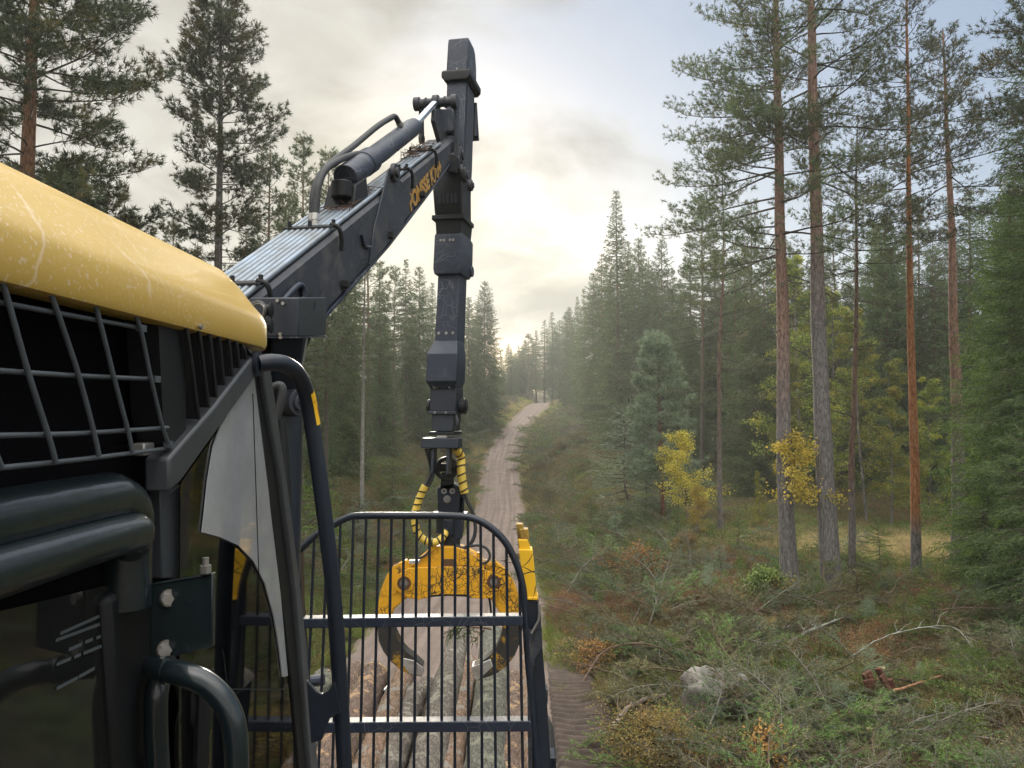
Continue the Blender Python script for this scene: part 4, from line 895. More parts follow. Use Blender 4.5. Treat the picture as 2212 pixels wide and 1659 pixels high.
for (fx, ft, Y, k, hh), tx in zip(saps, near):
    x = ray(fx, 887)[0] * Y; place('spruce_sapling', SAPL[k], x, Y, hh / 1.6 * 1.15, random.uniform(0, 6), label='small young spruce ' + tx, category='spruce sapling', group='young spruces in the clearing')
# ------------------------------------------------------------------ the forwarder
P_dark = mat('blue_black_paint', (.013, .020, .034), rough=.36, var=.35, vscale=5, bump=.04, bscale=60)
P_dirty = scratched('dusty_grey_paint', (.026, .030, .042), (.008, .008, .011), rough=.5, scale=8, amount=.022, dirt=(.10, .097, .092), dirt_t=(.5, .75))
P_face = scratched('worn_blue_paint', (.013, .020, .038), (.11, .12, .14), rough=.42, scale=8, amount=.009, dirt=(.075, .08, .09), dirt_t=(.56, .8))
P_black = mat('black_plastic', (.008, .009, .011), rough=.5, var=.3, spec=.35)
P_green = mat('dark_green_paint', (.009, .017, .021), rough=.30, var=.35, vscale=7, bump=.12, bscale=30, coat=.5)
P_void = mat('dark_inside', (.004, .004, .005), rough=.95, spec=.03)
P_guard = mat('guard_rod_paint', (.075, .088, .10), rough=.5, var=.3, vscale=20)
P_pipe = mat('zinc_pipe', (.28, .345, .42), rough=.40, metal=.55, col2=(.20, .215, .225), vscale=9, bump=.03)
P_steel = mat('worn_steel', (.55, .55, .53), rough=.38, metal=.6, col2=(.30, .27, .24), vscale=11, bump=.05)
P_chrome = mat('piston_rod', (.62, .68, .75), rough=.2, metal=.9)
P_rubber = mat('hose_rubber', (.028, .030, .033), rough=.6, bump=.15, bscale=60)
P_bolt = mat('bolt_zinc', (.40, .38, .36), rough=.4, metal=.7, var=.4, vscale=30)
P_yg = scratched('scratched_yellow', (.72, .36, .012), (.035, .028, .018), rough=.42, scale=17, amount=.04, dirt=(.06, .045, .02), dirt_t=(.58, .64))
P_claw = scratched('blackened_claw_paint', (.45, .24, .012), (.02, .018, .015), rough=.5, scale=19, amount=.06, dirt=(.022, .02, .018), dirt_t=(.37, .46))
P_ystake = scratched('stake_yellow', (.80, .46, .015), (.05, .04, .02), rough=.4, scale=6, amount=.02, dirt=(.10, .06, .02), dirt_t=(.66, .74))
P_yspiral = mat('yellow_hose_guard', (.82, .58, .09), rough=.5, var=.3, vscale=9)
P_sticker = mat('yellow_sticker', (.85, .50, .02), rough=.35)
P_red = mat('sticker_red', (.35, .06, .02), rough=.4)
P_white = mat('pale_sheen_and_plate', (.38, .395, .42), rough=.35, var=.35, vscale=4, bump=.15, bscale=260, coat=1)  # grapple plate, and the sheet that paints sky reflection on the cab window
P_print = mat('grey_print', (.075, .085, .09), rough=.6)
P_decal = scratched('worn_orange_decal', (.42, .23, .04), (.07, .07, .08), rough=.5, scale=10, amount=.012, dirt=(.10, .10, .10), dirt_t=(.60, .72))

def roof_mat():
    m = mat('yellow_roof_paint', (.60, .395, .085), rough=.45, var=.12, vscale=2.2, coat=.25, bump=.03, bscale=90); t = m.node_tree; b = t.nodes['Principled BSDF']
    src = b.inputs['Base Color'].links[0].from_socket; tc = t.nodes.new('ShaderNodeTexCoord')
    # pollen and grit specks, and a few pale scratches
    v = t.nodes.new('ShaderNodeTexNoise'); v.inputs['Scale'].default_value = 150; v.inputs['Detail'].default_value = 3; ln(t, tc.outputs['Object'], v.inputs['Vector'])
    r = t.nodes.new('ShaderNodeMapRange'); r.inputs[1].default_value = .57; r.inputs[2].default_value = .68; r.inputs[4].default_value = .6; ln(t, v.outputs[0], r.inputs[0])
    n = t.nodes.new('ShaderNodeTexNoise'); n.inputs['Scale'].default_value = 3; n.inputs['Detail'].default_value = 5; ln(t, tc.outputs['Object'], n.inputs['Vector'])
    r2 = t.nodes.new('ShaderNodeMapRange'); r2.inputs[1].default_value = .4; r2.inputs[2].default_value = .65; ln(t, n.outputs[0], r2.inputs[0])
    mu = t.nodes.new('ShaderNodeMath'); mu.operation = 'MULTIPLY'; ln(t, r.outputs[0], mu.inputs[0]); ln(t, r2.outputs[0], mu.inputs[1])
    m1 = t.nodes.new('ShaderNodeMix'); m1.data_type = 'RGBA'; ln(t, src, m1.inputs['A']); m1.inputs['B'].default_value = (.75, .62, .45, 1); ln(t, mu.outputs[0], m1.inputs['Factor'])
    w = t.nodes.new('ShaderNodeTexVoronoi'); w.feature = 'DISTANCE_TO_EDGE'; w.inputs['Scale'].default_value = 2.6; mp = t.nodes.new('ShaderNodeMapping'); mp.inputs['Scale'].default_value = (1, 2.2, .5)
    mxv = t.nodes.new('ShaderNodeMix'); mxv.data_type = 'RGBA'; mxv.inputs['Factor'].default_value = .15; ln(t, tc.outputs['Object'], mxv.inputs['A']); ln(t, n.outputs['Color'], mxv.inputs['B']); ln(t, mxv.outputs['Result'], mp.inputs[0]); ln(t, mp.outputs[0], w.inputs['Vector'])
    lt_ = t.nodes.new('ShaderNodeMapRange'); lt_.inputs[1].default_value = .012; lt_.inputs[2].default_value = .0; lt_.inputs[4].default_value = .5; ln(t, w.outputs['Distance'], lt_.inputs[0])
    n4 = t.nodes.new('ShaderNodeTexNoise'); n4.inputs['Scale'].default_value = 5; ln(t, tc.outputs['Object'], n4.inputs['Vector'])
    r4 = t.nodes.new('ShaderNodeMapRange'); r4.inputs[1].default_value = .5; r4.inputs[2].default_value = .6; ln(t, n4.outputs[0], r4.inputs[0])
    mu2 = t.nodes.new('ShaderNodeMath'); mu2.operation = 'MULTIPLY'; ln(t, lt_.outputs[0], mu2.inputs[0]); ln(t, r4.outputs[0], mu2.inputs[1])
    m2 = t.nodes.new('ShaderNodeMix'); m2.data_type = 'RGBA'; ln(t, m1.outputs['Result'], m2.inputs['A']); m2.inputs['B'].default_value = (.8, .66, .5, 1); ln(t, mu2.outputs[0], m2.inputs['Factor'])
    ln(t, m2.outputs['Result'], b.inputs['Base Color']); return m
def glass_mat():
    m = bpy.data.materials.new('cab_glass'); m.use_nodes = True; t = m.node_tree; t.nodes.clear(); o = t.nodes.new('ShaderNodeOutputMaterial')
    tr = t.nodes.new('ShaderNodeBsdfTransparent'); tr.inputs[0].default_value = (.74, .78, .76, 1); g = t.nodes.new('ShaderNodeBsdfGlossy'); g.inputs['Roughness'].default_value = .03
    f = t.nodes.new('ShaderNodeFresnel'); f.inputs[0].default_value = 1.9; mx = t.nodes.new('ShaderNodeMixShader'); ln(t, f.outputs[0], mx.inputs[0]); ln(t, tr.outputs[0], mx.inputs[1]); ln(t, g.outputs[0], mx.inputs[2]); ln(t, mx.outputs[0], o.inputs[0]); return m

def PX(fx, fy, x):
    rx, rz = ray(fx, fy); Y = x / rx; return Vector((x, Y, CZ + rz * Y))
def plate(mb, pts, x, d=-.02): return mb.prism([PX(a, b, x) for a, b in pts], (d, 0, 0))
FW = empty('forwarder', (-1.1, 1.2, 0), label='log forwarder with a yellow cab roof, dark barred gate and yellow stakes', category='forwarder')

def build_cab():
    # roof shell lofted around a rounded plan
    xe, yc, rr, plan = -.53, 1.61, .30, []
    for y in np.linspace(-.5, yc, 22): plan.append((xe, y, 1, 0))
    for k in range(1, 17): a = math.pi / 2 * k / 16; plan.append((xe - rr + rr * math.cos(a), yc + rr * math.sin(a), math.cos(a), math.sin(a)))
    for x in np.linspace(xe - rr - .05, -2.2, 12): plan.append((x, yc + rr, 0, 1))
    prof = [(.12, .150), (.02, .132), (.004, .136), (0, .145), (.001, .188), (.008, .205), (.028, .228), (.058, .268), (.09, .300), (.14, .325), (.24, .342), (.28, .346)]
    vs = []; n = len(plan)
    for ins, z in prof:
        for x, y, nx, ny in plan: vs.append((x - nx * ins, y - ny * ins, CZ + z))
    fs = [(j * n + i, j * n + i + 1, (j + 1) * n + i + 1, (j + 1) * n + i) for j in range(len(prof) - 1) for i in range(n - 1)]
    top = [(len(prof) - 1) * n + i for i in range(n)]; vs += [(-2.2, -.5, CZ + .346)]; fs.append(tuple(top + [len(vs) - 1]))
    mb = MB(); mb.add(vs, fs); roof = mb.build('roof', roof_mat(), FW, smooth=50)
    s = MB()
    for a, b in ((622, 931), ): p = PX(610 if False else 612, 925, -.6)
    rv_ = MB(); p = PX(609 * .0 + 432, 706, -.529); rv_.cyl(p, p + Vector((.004, 0, 0)), .005, 10); rv_.build('rivet', P_bolt, roof)
    # dark body behind
    mb = MB(); mb.box((-1.4, .55, CZ + .03), (1.56, 2.1, .26)); mb.box((-1.4, .3, CZ - .9), (1.56, 1.5, 1.62)); mb.build('cab_body', P_void, FW, bevel=.01)
    mb = MB(); mb.box((-1.35, .4, 1.35), (1.5, 2.0, .9)); mb.build('cab_base', P_green, FW, bevel=.03)
    # guard of crossing rods
    rods = [[(-12, 655 - 10), (0, 653), (150, 681), (305, 709)], [(-12, 799), (0, 801), (170, 812), (336, 819)], [(-12, 942), (0, 941), (180, 936), (362, 924)], [(-12, 1014), (0, 1011), (180, 992), (368, 968)],
            [(2, 600), (20, 660), (60, 803), (104, 940), (121, 1000)], [(104, 618), (127, 683), (170, 812), (203, 936), (214, 985)], [(200, 640), (215, 692), (246, 816), (276, 930), (286, 977)], [(277, 648), (303, 709), (326, 818), (352, 925), (368, 968)], [(-12, 975), (4, 1012)]]
    g = MB()
    for i, r in enumerate(rods): g.tube(cr([PX(a, b, -.548 if i < 4 else -.541) for a, b in r], 4), .0033, 8)
    for a, b in ((305, 709), (336, 819), (364, 960)): g.box(PX(a, b, -.543), (.008, .018, .010))
    g.build('window_guard', P_guard, FW, smooth=60)
    w = MB(); w.box(PX(310, 970, -.58), (.02, .035, .02)); w.build('guard_clip', P_steel, FW, bevel=.003)
    # louvred panel
    lv = MB(); col = [(340, 655), (385, 683), (402, 712), (402, 930), (372, 985), (352, 900)]
    plate(lv, col, -.548, -.05)
    sl_ = [((402, 700), (429, 905)), ((429, 709), (450, 880)), ((452, 716), (467, 858)), ((473, 724), (483, 832)), ((494, 731), (501, 813)), ((511, 738), (516, 795)), ((527, 747), (531, 776)), ((541, 756), (543, 768))]
    for (a, b), (c, d) in sl_:
        p, q = PX(a, b, -.537), PX(c, d, -.537); lv.tube(cr([p + Vector((-.05, -.006, .004)), p + Vector((-.012, -.001, .004)), p + Vector((0, 0, -.006)), q], 5), .0035, 8)
        lv.prism([p + Vector((-.004, 0, 0)), q + Vector((-.004, 0, 0)), q + Vector((-.06, -.012, 0)), p + Vector((-.06, -.012, 0))], (0, .005, 0))
    lv.build('louvre_panel', P_black, FW, bevel=.002)
    rl = MB(); plate(rl, [(366, 990), (462, 880), (548, 768), (560, 772), (560, 803), (470, 930), (392, 1040), (366, 1064)], -.534, -.04); rl.build('window_rail', mat('rail_paint', (.055, .06, .068), rough=.42, var=.3), FW, bevel=.005)
    vt = MB(); plate(vt, [(345, 965), (366, 985), (366, 1064), (390, 1045), (388, 1250), (352, 1250)], -.565, -.02); vt.build('window_post', mat('post_grey', (.035, .04, .046), rough=.5), FW, bevel=.003)
    bkp = MB(); plate(bkp, [(-60, 1005), (386, 950), (390, 1260), (345, 1330), (-60, 1360)], -.612, -.02); bkp.build('door_core', P_void, FW)
    # moulded door edge
    a = MB(); a.tube(cr([(-.585, -.2, CZ - .125), (-.585, .6, CZ - .125), (-.582, 1.05, CZ - .124), (-.582, 1.13, CZ - .13), (-.585, 1.175, CZ - .155), (-.59, 1.185, CZ - .20), (-.59, 1.185, CZ - .3)], 8), .036, 20); a.build('upper_moulding', P_green, FW, smooth=70)
    b = MB(); b.tube(cr([(-.556, -.2, CZ - .174), (-.556, .6, CZ - .174), (-.556, 1.08, CZ - .176), (-.560, 1.14, CZ - .184), (-.575, 1.165, CZ - .20)], 8), [.029] * 30 + [.028, .024, .016] if False else .029, 20); b.build('lower_moulding', P_green, FW, smooth=70)
    lp = MB(); lp.tube([(-.573, -.2, CZ - .147), (-.573, 1.09, CZ - .147)], .006, 10); lp.build('seal', P_green, FW, smooth=70)
    dp = MB(); plate(dp, [(-40, 1330), (240, 1262), (240, 1720), (-40, 1720)], -.60, -.02); pan = dp.build('door_glass', mat('dark_glass', (.012, .013, .012), rough=.06, spec=.8), FW)
    st = MB()
    for x0, y0, x1, y1 in ((130, 1369, 222, 1328), (120, 1384, 220, 1347), (148, 1404, 176, 1392), (184, 1388, 200, 1381), (208, 1379, 219, 1374), (122, 1436, 152, 1423), (160, 1420, 174, 1414), (180, 1412, 219, 1396), (122, 1488, 168, 1464), (170, 1463, 204, 1444)):
        st.prism([PX(x0, y0 - 4, -.599), PX(x1, y1 - 4, -.599), PX(x1, y1 + 3, -.599), PX(x0, y0 + 3, -.599)], (.0006, 0, 0))
    st.build('sticker_print', P_print, pan)
    fr = MB(); plate(fr, [(232, 1290), (350, 1225), (345, 1720), (262, 1720)], -.585, -.03); fr.build('door_frame', P_black, FW, bevel=.012)
    c = MB(); c.tube(cr([PX(352, 1440, -.56), PX(338, 1500, -.56), PX(338, 1600, -.56), PX(345, 1720, -.56)], 6), .018, 14); c.build('door_tube', P_green, FW, smooth=70)
    # hinge bracket with bolts and the grab handle under it
    h = MB(); h.prism([at(x, y, 1.2) for x, y in ((325, 1262), (460, 1238), (459, 1398), (388, 1416), (322, 1446))], (0, .012, 0)); h.prism([at(325, 1262, 1.2), at(460, 1238, 1.2), at(460, 1238, 1.26), at(325, 1262, 1.26)], (0, 0, -.006)); hb = h.build('hinge_bracket', P_green, FW, bevel=.002)
    for x, y, r in ((362, 1291, .0115), (356, 1402, .0125)):
        k = MB(); p = at(x, y, 1.2); k.cyl(p, p + Vector((.004, -.003, 0)), r * 1.15, 18); k.tube([p + Vector((0, -.002, 0)), p + Vector((.006, -.012, 0))], r * .8, 6); k.build('bolt', P_bolt, hb, smooth=25)
    k = MB(); p = at(444, 1238, 1.2); k.cyl(p, p + Vector((0, 0, .012)), .009, 6); k.cyl(p + Vector((0, 0, .012)), p + Vector((0, 0, .024)), .005, 10); k.build('bolt', P_bolt, hb, smooth=25)
    gh = MB(); gh.tube(cr([at(330, 1440, 1.2), at(360, 1447, 1.17), at(400, 1457, 1.15), at(449, 1480, 1.15), at(489, 1524, 1.15), at(508, 1585, 1.15), at(512, 1700, 1.15)], 8), .0178, 18); gh.ring(at(362, 1447, 1.17), (1, 0, -.1), .021, .004, 18, .004); gh.build('grab_handle', P_green, FW, smooth=60)
    dk = MB(); dk.tube([at(402, 1160, 1.45), at(412, 1240, 1.45)], .012, 8); dk.build('reflected_rod', P_black, FW)  # dark rod standing in for a reflection in the window glass
    dk = MB(); dk.tube(cr([at(392, 1450, 1.35), at(405, 1520, 1.35), at(396, 1600, 1.35), at(402, 1720, 1.35)], 5), .016, 8); dk.build('door_stay', P_black, FW)
    dk = MB(); dk.tube([at(440, 1450, 1.36), at(430, 1720, 1.36)], .014, 8); dk.build('door_stay', P_black, FW)
    # window glass, pale sheet painting the sky's reflection on it, corner pillar
    gl = MB(); gl.add([PX(a, b, -.552) for a, b in ((390, 1045), (556, 806), (612, 1150), (655, 1450), (690, 1700), (385, 1700))], [(0, 1, 2, 3, 4, 5)]); go = gl.build('window_glass', glass_mat(), FW, smooth=0)
    if go.data.polygons[0].normal.x < 0: go.data.flip_normals()
    iv = MB(); plate(iv, [(392, 1040), (556, 812), (590, 1000), (640, 1400), (672, 1720), (385, 1720)], -.60, -.02); iv.build('dark_interior', P_void, FW)
    wp = MB(); plate(wp, [(556, 806), (505, 872), (478, 920), (462, 965), (450, 1040), (443, 1110), (438, 1150), (475, 1160), (515, 1178), (548, 1212), (573, 1260), (592, 1330), (604, 1400), (611, 1462), (622, 1460), (606, 1280), (584, 1100)], -.5475, -.003); wpo = wp.build('pane_sheen', P_white, FW)
    sm = MB(); sm.tube([PX(546, 850, -.547), PX(559, 1240, -.547)], .0012, 6); sm.build('pane_line', P_black, wpo)
    ed = MB(); ed.tube([PX(481, 1403, -.556), PX(491, 1482, -.556), PX(500, 1489, -.556), PX(613, 1489, -.556), PX(616, 1480, -.556), PX(612, 1372, -.556), PX(602, 1366, -.556)], .0014, 6); ed.build('wind_deflector', mat('clear_plastic_edge', (.55, .58, .58), rough=.3), FW, smooth=60)
    p1 = MB(); plate(p1, [(548, 806), (566, 796), (610, 1000), (648, 1300), (676, 1720), (652, 1720), (628, 1450), (585, 1100)], -.547, -.03); p1.build('inner_pillar', P_black, FW, bevel=.003)
    p2 = MB(); plate(p2, [(566, 796), (584, 790), (622, 1050), (652, 1290), (694, 1720), (676, 1720), (640, 1290), (606, 1020)], -.536, -.05); p2.build('corner_pillar', mat('pillar_grey', (.07, .078, .088), rough=.4, var=.3), FW, bevel=.004)
    # handrail
    hr = cr([at(556, 786, 1.60), at(585, 783, 1.62), at(615, 787, 1.65), at(641, 806, 1.70), at(660, 845, 1.75), at(671, 900, 1.78), at(689, 1020, 1.80), at(708, 1170, 1.82), at(723, 1310, 1.84), at(741, 1590, 1.87), at(746, 1720, 1.88)], 8)
    m = MB(); m.tube(hr, .0185, 20); m.cyl(hr[0] + Vector((-.004, 0, 0)), hr[0] + Vector((.006, 0, 0)), .026, 20); rail = m.build('handrail', P_dark, FW, smooth=60)
    def arc(i0, i1, a0, a1, rad, name, mt):
        vs = []; ks = 8
        for i in range(i0, i1):
            T = (hr[i + 1] - hr[i - 1]).normalized(); X = Vector((1, 0, 0)); X = (X - T * X.dot(T)).normalized(); Z = T.cross(X)
            for k in range(ks): a = a0 + (a1 - a0) * k / (ks - 1); vs.append(hr[i] + (X * math.cos(a) + Z * math.sin(a)) * rad)
        n = i1 - i0; q = MB(); q.add(vs, [(i * ks + k, i * ks + k + 1, (i + 1) * ks + k + 1, (i + 1) * ks + k) for i in range(n - 1) for k in range(ks - 1)]); return q.build(name, mt, rail, smooth=60)
    i0 = min(range(len(hr)), key=lambda i: abs(hr[i].z - at(668, 845, 1.76).z)); i1 = min(range(len(hr)), key=lambda i: abs(hr[i].z - at(683, 915, 1.78).z) + (i < i0) * 9)
    hr2 = hr
    # finer run of points for the sticker
    fine = []; 
    for i in range(i0, i1 + 1):
        for k in range(4): fine.append(hr[i].lerp(hr[i + 1], k / 4))
    hr = fine; arc(1, len(fine) - 1, -1.5, .7, .0192, 'warning_sticker', P_sticker); n = len(fine); arc(int(n * .36), int(n * .42), -1.4, .6, .0196, 'sticker_line', P_red); arc(int(n * .55), int(n * .8), -.9, .1, .0196, 'sticker_mark', P_red)
    bk = MB(); bk.prism([at(x, y, 1.84) for x, y in ((662, 1470), (684, 1494), (696, 1500), (708, 1494), (724, 1468), (736, 1540), (712, 1553), (694, 1600), (672, 1606))], (0, .01, 0)); bk.build('rail_bracket', P_dark, FW, bevel=.002)
build_cab()

# load gate
YG = 3.3
def GP(fx, fy, dy=0): return at(fx, fy, YG + dy)
Z5 = lambda x, y: (x * .3556 + 619.4, y * .3556 + 1069.3)
def build_gate():
    arch = [(635, 1199), (683, 1156), (715, 1137), (744, 1121), (776, 1114.5), (868, 1114), (985, 1115), (1028, 1122), (1064, 1143), (1092, 1172), (1113, 1211), (1127, 1256), (1134, 1310), (1139, 1400), (1150, 1530), (1166, 1720)]
    P = cr([GP(a, b) for a, b in arch], 6); g = MB(); g.tube(P, .0155, 14); gate = g.build('load_gate', P_dark, FW, smooth=60)
    def top_y(fx):
        for (a, b), (c, d) in zip(arch, arch[1:]):
            if a <= fx <= c: return b + (d - b) * (fx - a) / (c - a)
        return 1300
    for x0 in [148, 228, 308, 388, 467, 546, 626, 704, 784, 864, 944, 1022, 1102, 1181, 1260, 1340, 1418]:
        def bx(yz): return x0 + (x0 - 1050) * 4.5e-5 * (yz - 735)
        f = Z5(bx(150), 0)[0]; ty = top_y(min(f, 1126)) + 4; yz = (ty - 1069.3) / .3556
        a, b = GP(Z5(bx(yz), 0)[0], ty), GP(Z5(bx(1820), 0)[0], 1716); k = MB(); k.tube([a, a.lerp(b, .5), b], .0062, 8)
        k.build('bar', P_dark, gate, smooth=60)
    for (xl, xr, yl, yr, h) in ((645, 1130, 1337, 1331, 21), (636, 1147, 1562, 1558, 23)):
        c = MB(); p = [GP(xl, yl + h, -.02), GP(xr, yr + h, -.02), GP(xr, yr, -.02), GP(xl, yl, -.02)]; c.prism(p, (0, .062, 0)); c.build('crossbar', P_face, gate, bevel=.004)
    pl = MB(); pl.prism([GP(x, y) for x, y in ((634, 1198), (649, 1194), (652, 1300), (666, 1500), (676, 1720), (652, 1720), (640, 1400))], (0, .05, 0)); pl.build('post', P_dark, gate, bevel=.004)
    return gate
build_gate()
def stake(tiers, sleeve, Y, name='stake'):
    """tiers: (xl, xr, ytop, xl2, xr2, ybottom)"""
    s = MB(); s.prism([at(x, y, Y + .01) for x, y in sleeve], (0, .10, 0)); root = s.build(name, P_dark, FW, bevel=.006)
    for i, (a, b, y0, c, d, y1) in enumerate(tiers):
        m = MB(); dp = .085 - .014 * i; o = .012 * i; p0, p1, p2, p3 = at(c, y1, Y + o), at(d, y1, Y + o), at(b, y0, Y + o), at(a, y0, Y + o)
        m.prism([p0, p1, p2, p3], (0, dp, 0))
        if i == 0: m.prism([at(c - 1, y1, Y - .006), at(d + 2.5, y1 + 1, Y - .006), at(d + 2.5, y1 - 6, Y - .006), at(c - 1, y1 - 6, Y - .006)], (0, .1, 0))
        m.build('stake_tier', P_ystake if i < 2 else mat('worn_stake_yellow', (.45, .27, .03), rough=.6, col2=(.05, .035, .02), vscale=14), root, bevel=.003)
    return root
r_ = stake([(1120.5, 1150.5, 1187.7, 1135.5, 1161, 1296), (1119, 1143, 1166, 1123, 1146, 1192), (1122, 1141, 1143, 1125, 1143, 1170), (1115, 1130, 1132, 1121, 1134, 1190)],
           [(1136, 1296), (1163.5, 1296), (1166, 1330), (1172, 1400), (1181, 1506), (1194, 1720), (1152, 1720), (1146, 1500), (1138, 1380)], YG)
m_ = MB(); m_.prism([GP(x, y, -.012) for x, y in ((1141, 1352), (1146, 1364), (1160, 1344), (1162, 1308), (1167, 1308), (1172, 1396), (1156, 1425), (1151, 1460), (1150, 1720), (1142, 1720), (1138, 1400))], (0, .02, 0)); m_.build('stake_plate', P_dirty, r_, bevel=.003)
m_ = MB(); m_.tube(cr([GP(x, y, -.02) for x, y in ((1164, 1305), (1164, 1335), (1157, 1352), (1148, 1368))], 5), .005, 8); m_.build('plate_edge', P_bolt, r_, smooth=60)
def build_chassis():
    m = MB(); m.box((-.85, 3.5, .95), (.5, 5.0, .3)); m.build('rear_frame', P_void, FW, bevel=.01)
    for Y in (3.75, 5.35, 6.6):
        b = MB(); b.box((-.7, Y, 1.20), (2.0, .16, .12)); bo = b.build('bolster', P_dark, FW, bevel=.01)
        if Y > 4:
            for x in (-1.80, .2):
                s = MB(); s.hexa([(x - .05, Y - .05, 1.2), (x + .05, Y - .05, 1.2), (x + .05, Y + .05, 1.2), (x - .05, Y + .05, 1.2), (x - .035, Y - .04, 1.62), (x + .035, Y - .04, 1.62), (x + .035, Y + .04, 1.62), (x - .035, Y + .04, 1.62)]); s.build('rear_stake', P_dark, bo, bevel=.006)
    b = MB(); b.tube([at(620, 1478, 4.2), at(700, 1468, 4.2)], .03, 10); b.build('gate_brace', P_face, FW)
    tm = mat('tyre_rubber', (.03, .028, .027), rough=.85, bump=.5, bscale=14)
    for x in (-1.75, .05):
        for Y in (5.0, 6.5):
            t = MB(); c = Vector((x, Y, gz(-.9, Y) + .62)); n = 40; vs = []
            for sx, rr in ((-.28, .36), (-.30, .52), (-.26, .6), (-.1, .625), (.1, .625), (.26, .6), (.30, .52), (.28, .36)):
                for k in range(n): a = 2 * math.pi * k / n; vs.append(c + Vector((sx, rr * math.cos(a), rr * math.sin(a))))
            t.add(vs, [(j * n + k, j * n + (k + 1) % n, (j + 1) * n + (k + 1) % n, (j + 1) * n + k) for j in range(7) for k in range(n)])
            for k in range(20): a = 2 * math.pi * k / 20; t.box(c + Vector((0, .62 * math.cos(a), .62 * math.sin(a))), (.5, .05, .05), Matrix.Rotation(a, 3, 'X'))
            wh = empty('wheel', (0, 0, 0)); wh.parent = FW; wh.location = -FW.location
            to = t.build('tyre', tm, None, bevel=0, smooth=40); to.parent = wh
            r = MB(); r.cyl(c + Vector((-.22, 0, 0)), c + Vector((.22, 0, 0)), .36, 30); r.cyl(c + Vector((-.27, 0, 0)), c + Vector((.27, 0, 0)), .14, 20); ro = r.build('rim', P_yg, None, bevel=.01); ro.parent = wh
build_chassis()

# ------------------------------------------------------------------ logs in the bunk
LOGM = [bark('log_bark_%d' % i, *c, -50, -49, vs=(26, 9, 26), bump=.9, speck=sp_) for i, (c, sp_) in enumerate([(((.22, .19, .16), (.22, .19, .16)), (.34, .32, .26)), (((.33, .22, .15), (.33, .22, .15)), (.34, .31, .27)), (((.19, .19, .155), (.19, .19, .155)), (.30, .30, .225)), (((.24, .17, .13), (.24, .17, .13)), (.52, .34, .20))])]
M_end = mat('log_end', (.50, .34, .18), rough=.8, var=.35, vscale=9)
lg = [(-1.52, 6.2, .115, 0, 2, 'lichen grey log at the far left of the load behind the handrail'), (-1.29, 4.9, .10, 0, 0, 'grey log near the left of the load with its end close to the gate'),
      (-1.07, 6.0, .125, .06, 3, 'reddish brown log left of the grapple, its end showing above the others'), (-.86, 6.4, .10, -.01, 1, 'pale orange barked log ending under the left claw tip'),
      (-.70, 5.9, .095, 0, 0, 'grey log beside the pale orange one under the left claw'), (-.50, 7.3, .115, .07, 0, 'long grey log reaching furthest back between the two claws'),
      (-.36, 6.5, .09, -.02, 1, 'thin orange log just right of the longest log'), (-.17, 7.2, .14, .03, 2, 'thick greenish lichen covered log ending behind the right claw'),
      (.0, 6.1, .10, .0, 3, 'dark flaky barked log second from the right side of the load'), (.15, 6.7, .085, .02, 1, 'slim bright orange log at the right side of the load')]
def log(x, yf, r, dz, k, lab, z=None, y0=3.55, yaw=0):
    rs = random.Random(int(x * 1000) + int(yf * 10)); z0 = CZ - 2.10 + dz + rs.uniform(-.04, .03) if z is None else z; r *= .94; n = 26; pts = []; rad = []
    bx, bz = rs.uniform(-.03, .03), rs.uniform(-.02, .02)
    for i in range(n):
        s = i / (n - 1); pts.append(Vector((x + yaw * (s - .5) + bx * math.sin(s * 3.1), y0 + (yf - y0) * s, z0 + bz * math.sin(s * 3.1) - .02 * s))); rad.append(r * (1.06 - .16 * s) * (1 + rs.uniform(-.03, .03) + (.09 if rs.random() < .1 else 0)))
    e = empty('log', pts[0], label=lab, category='log', group='logs loaded on the forwarder')
    m = MB(); m.tube(pts, rad, 22, caps=False)
    m.v = [tuple(Vector(v) + Vector((1, 0, 1)).normalized() * 0 + Vector((rs.gauss(0, .0018), 0, rs.gauss(0, .0018)))) for v in m.v]; m.build('log_bark', LOGM[k], e, smooth=80)
    for p, q in ((pts[-1], pts[-2]), (pts[0], pts[1])):
        d = (p - q).normalized(); c = MB(); rr = rad[-1] if p is pts[-1] else rad[0]; c.tube([p - d * .02, p - d * .004], rr * .985, 22); c.build('cut_end', M_end, e, smooth=30)
for x, yf, r, dz, k, lab in lg: log(x, yf, r, dz, k, lab, yaw=random.uniform(-.04, .04))
for i, (x, yf, r, k) in enumerate([(-1.62, 6.5, .10, 0), (-1.40, 7.0, .11, 3), (-1.17, 5.4, .10, 0), (-.95, 6.9, .12, 2), (-.72, 6.6, .10, 0), (-.50, 6.1, .11, 3), (-.27, 6.3, .10, 0), (-.05, 5.7, .12, 2), (.14, 6.0, .09, 1)]):
    log(x, yf, r, 0, k, 'log in the lower layer of the load, mostly covered by other logs', z=CZ - 2.10 - .235 + (.12 - r))

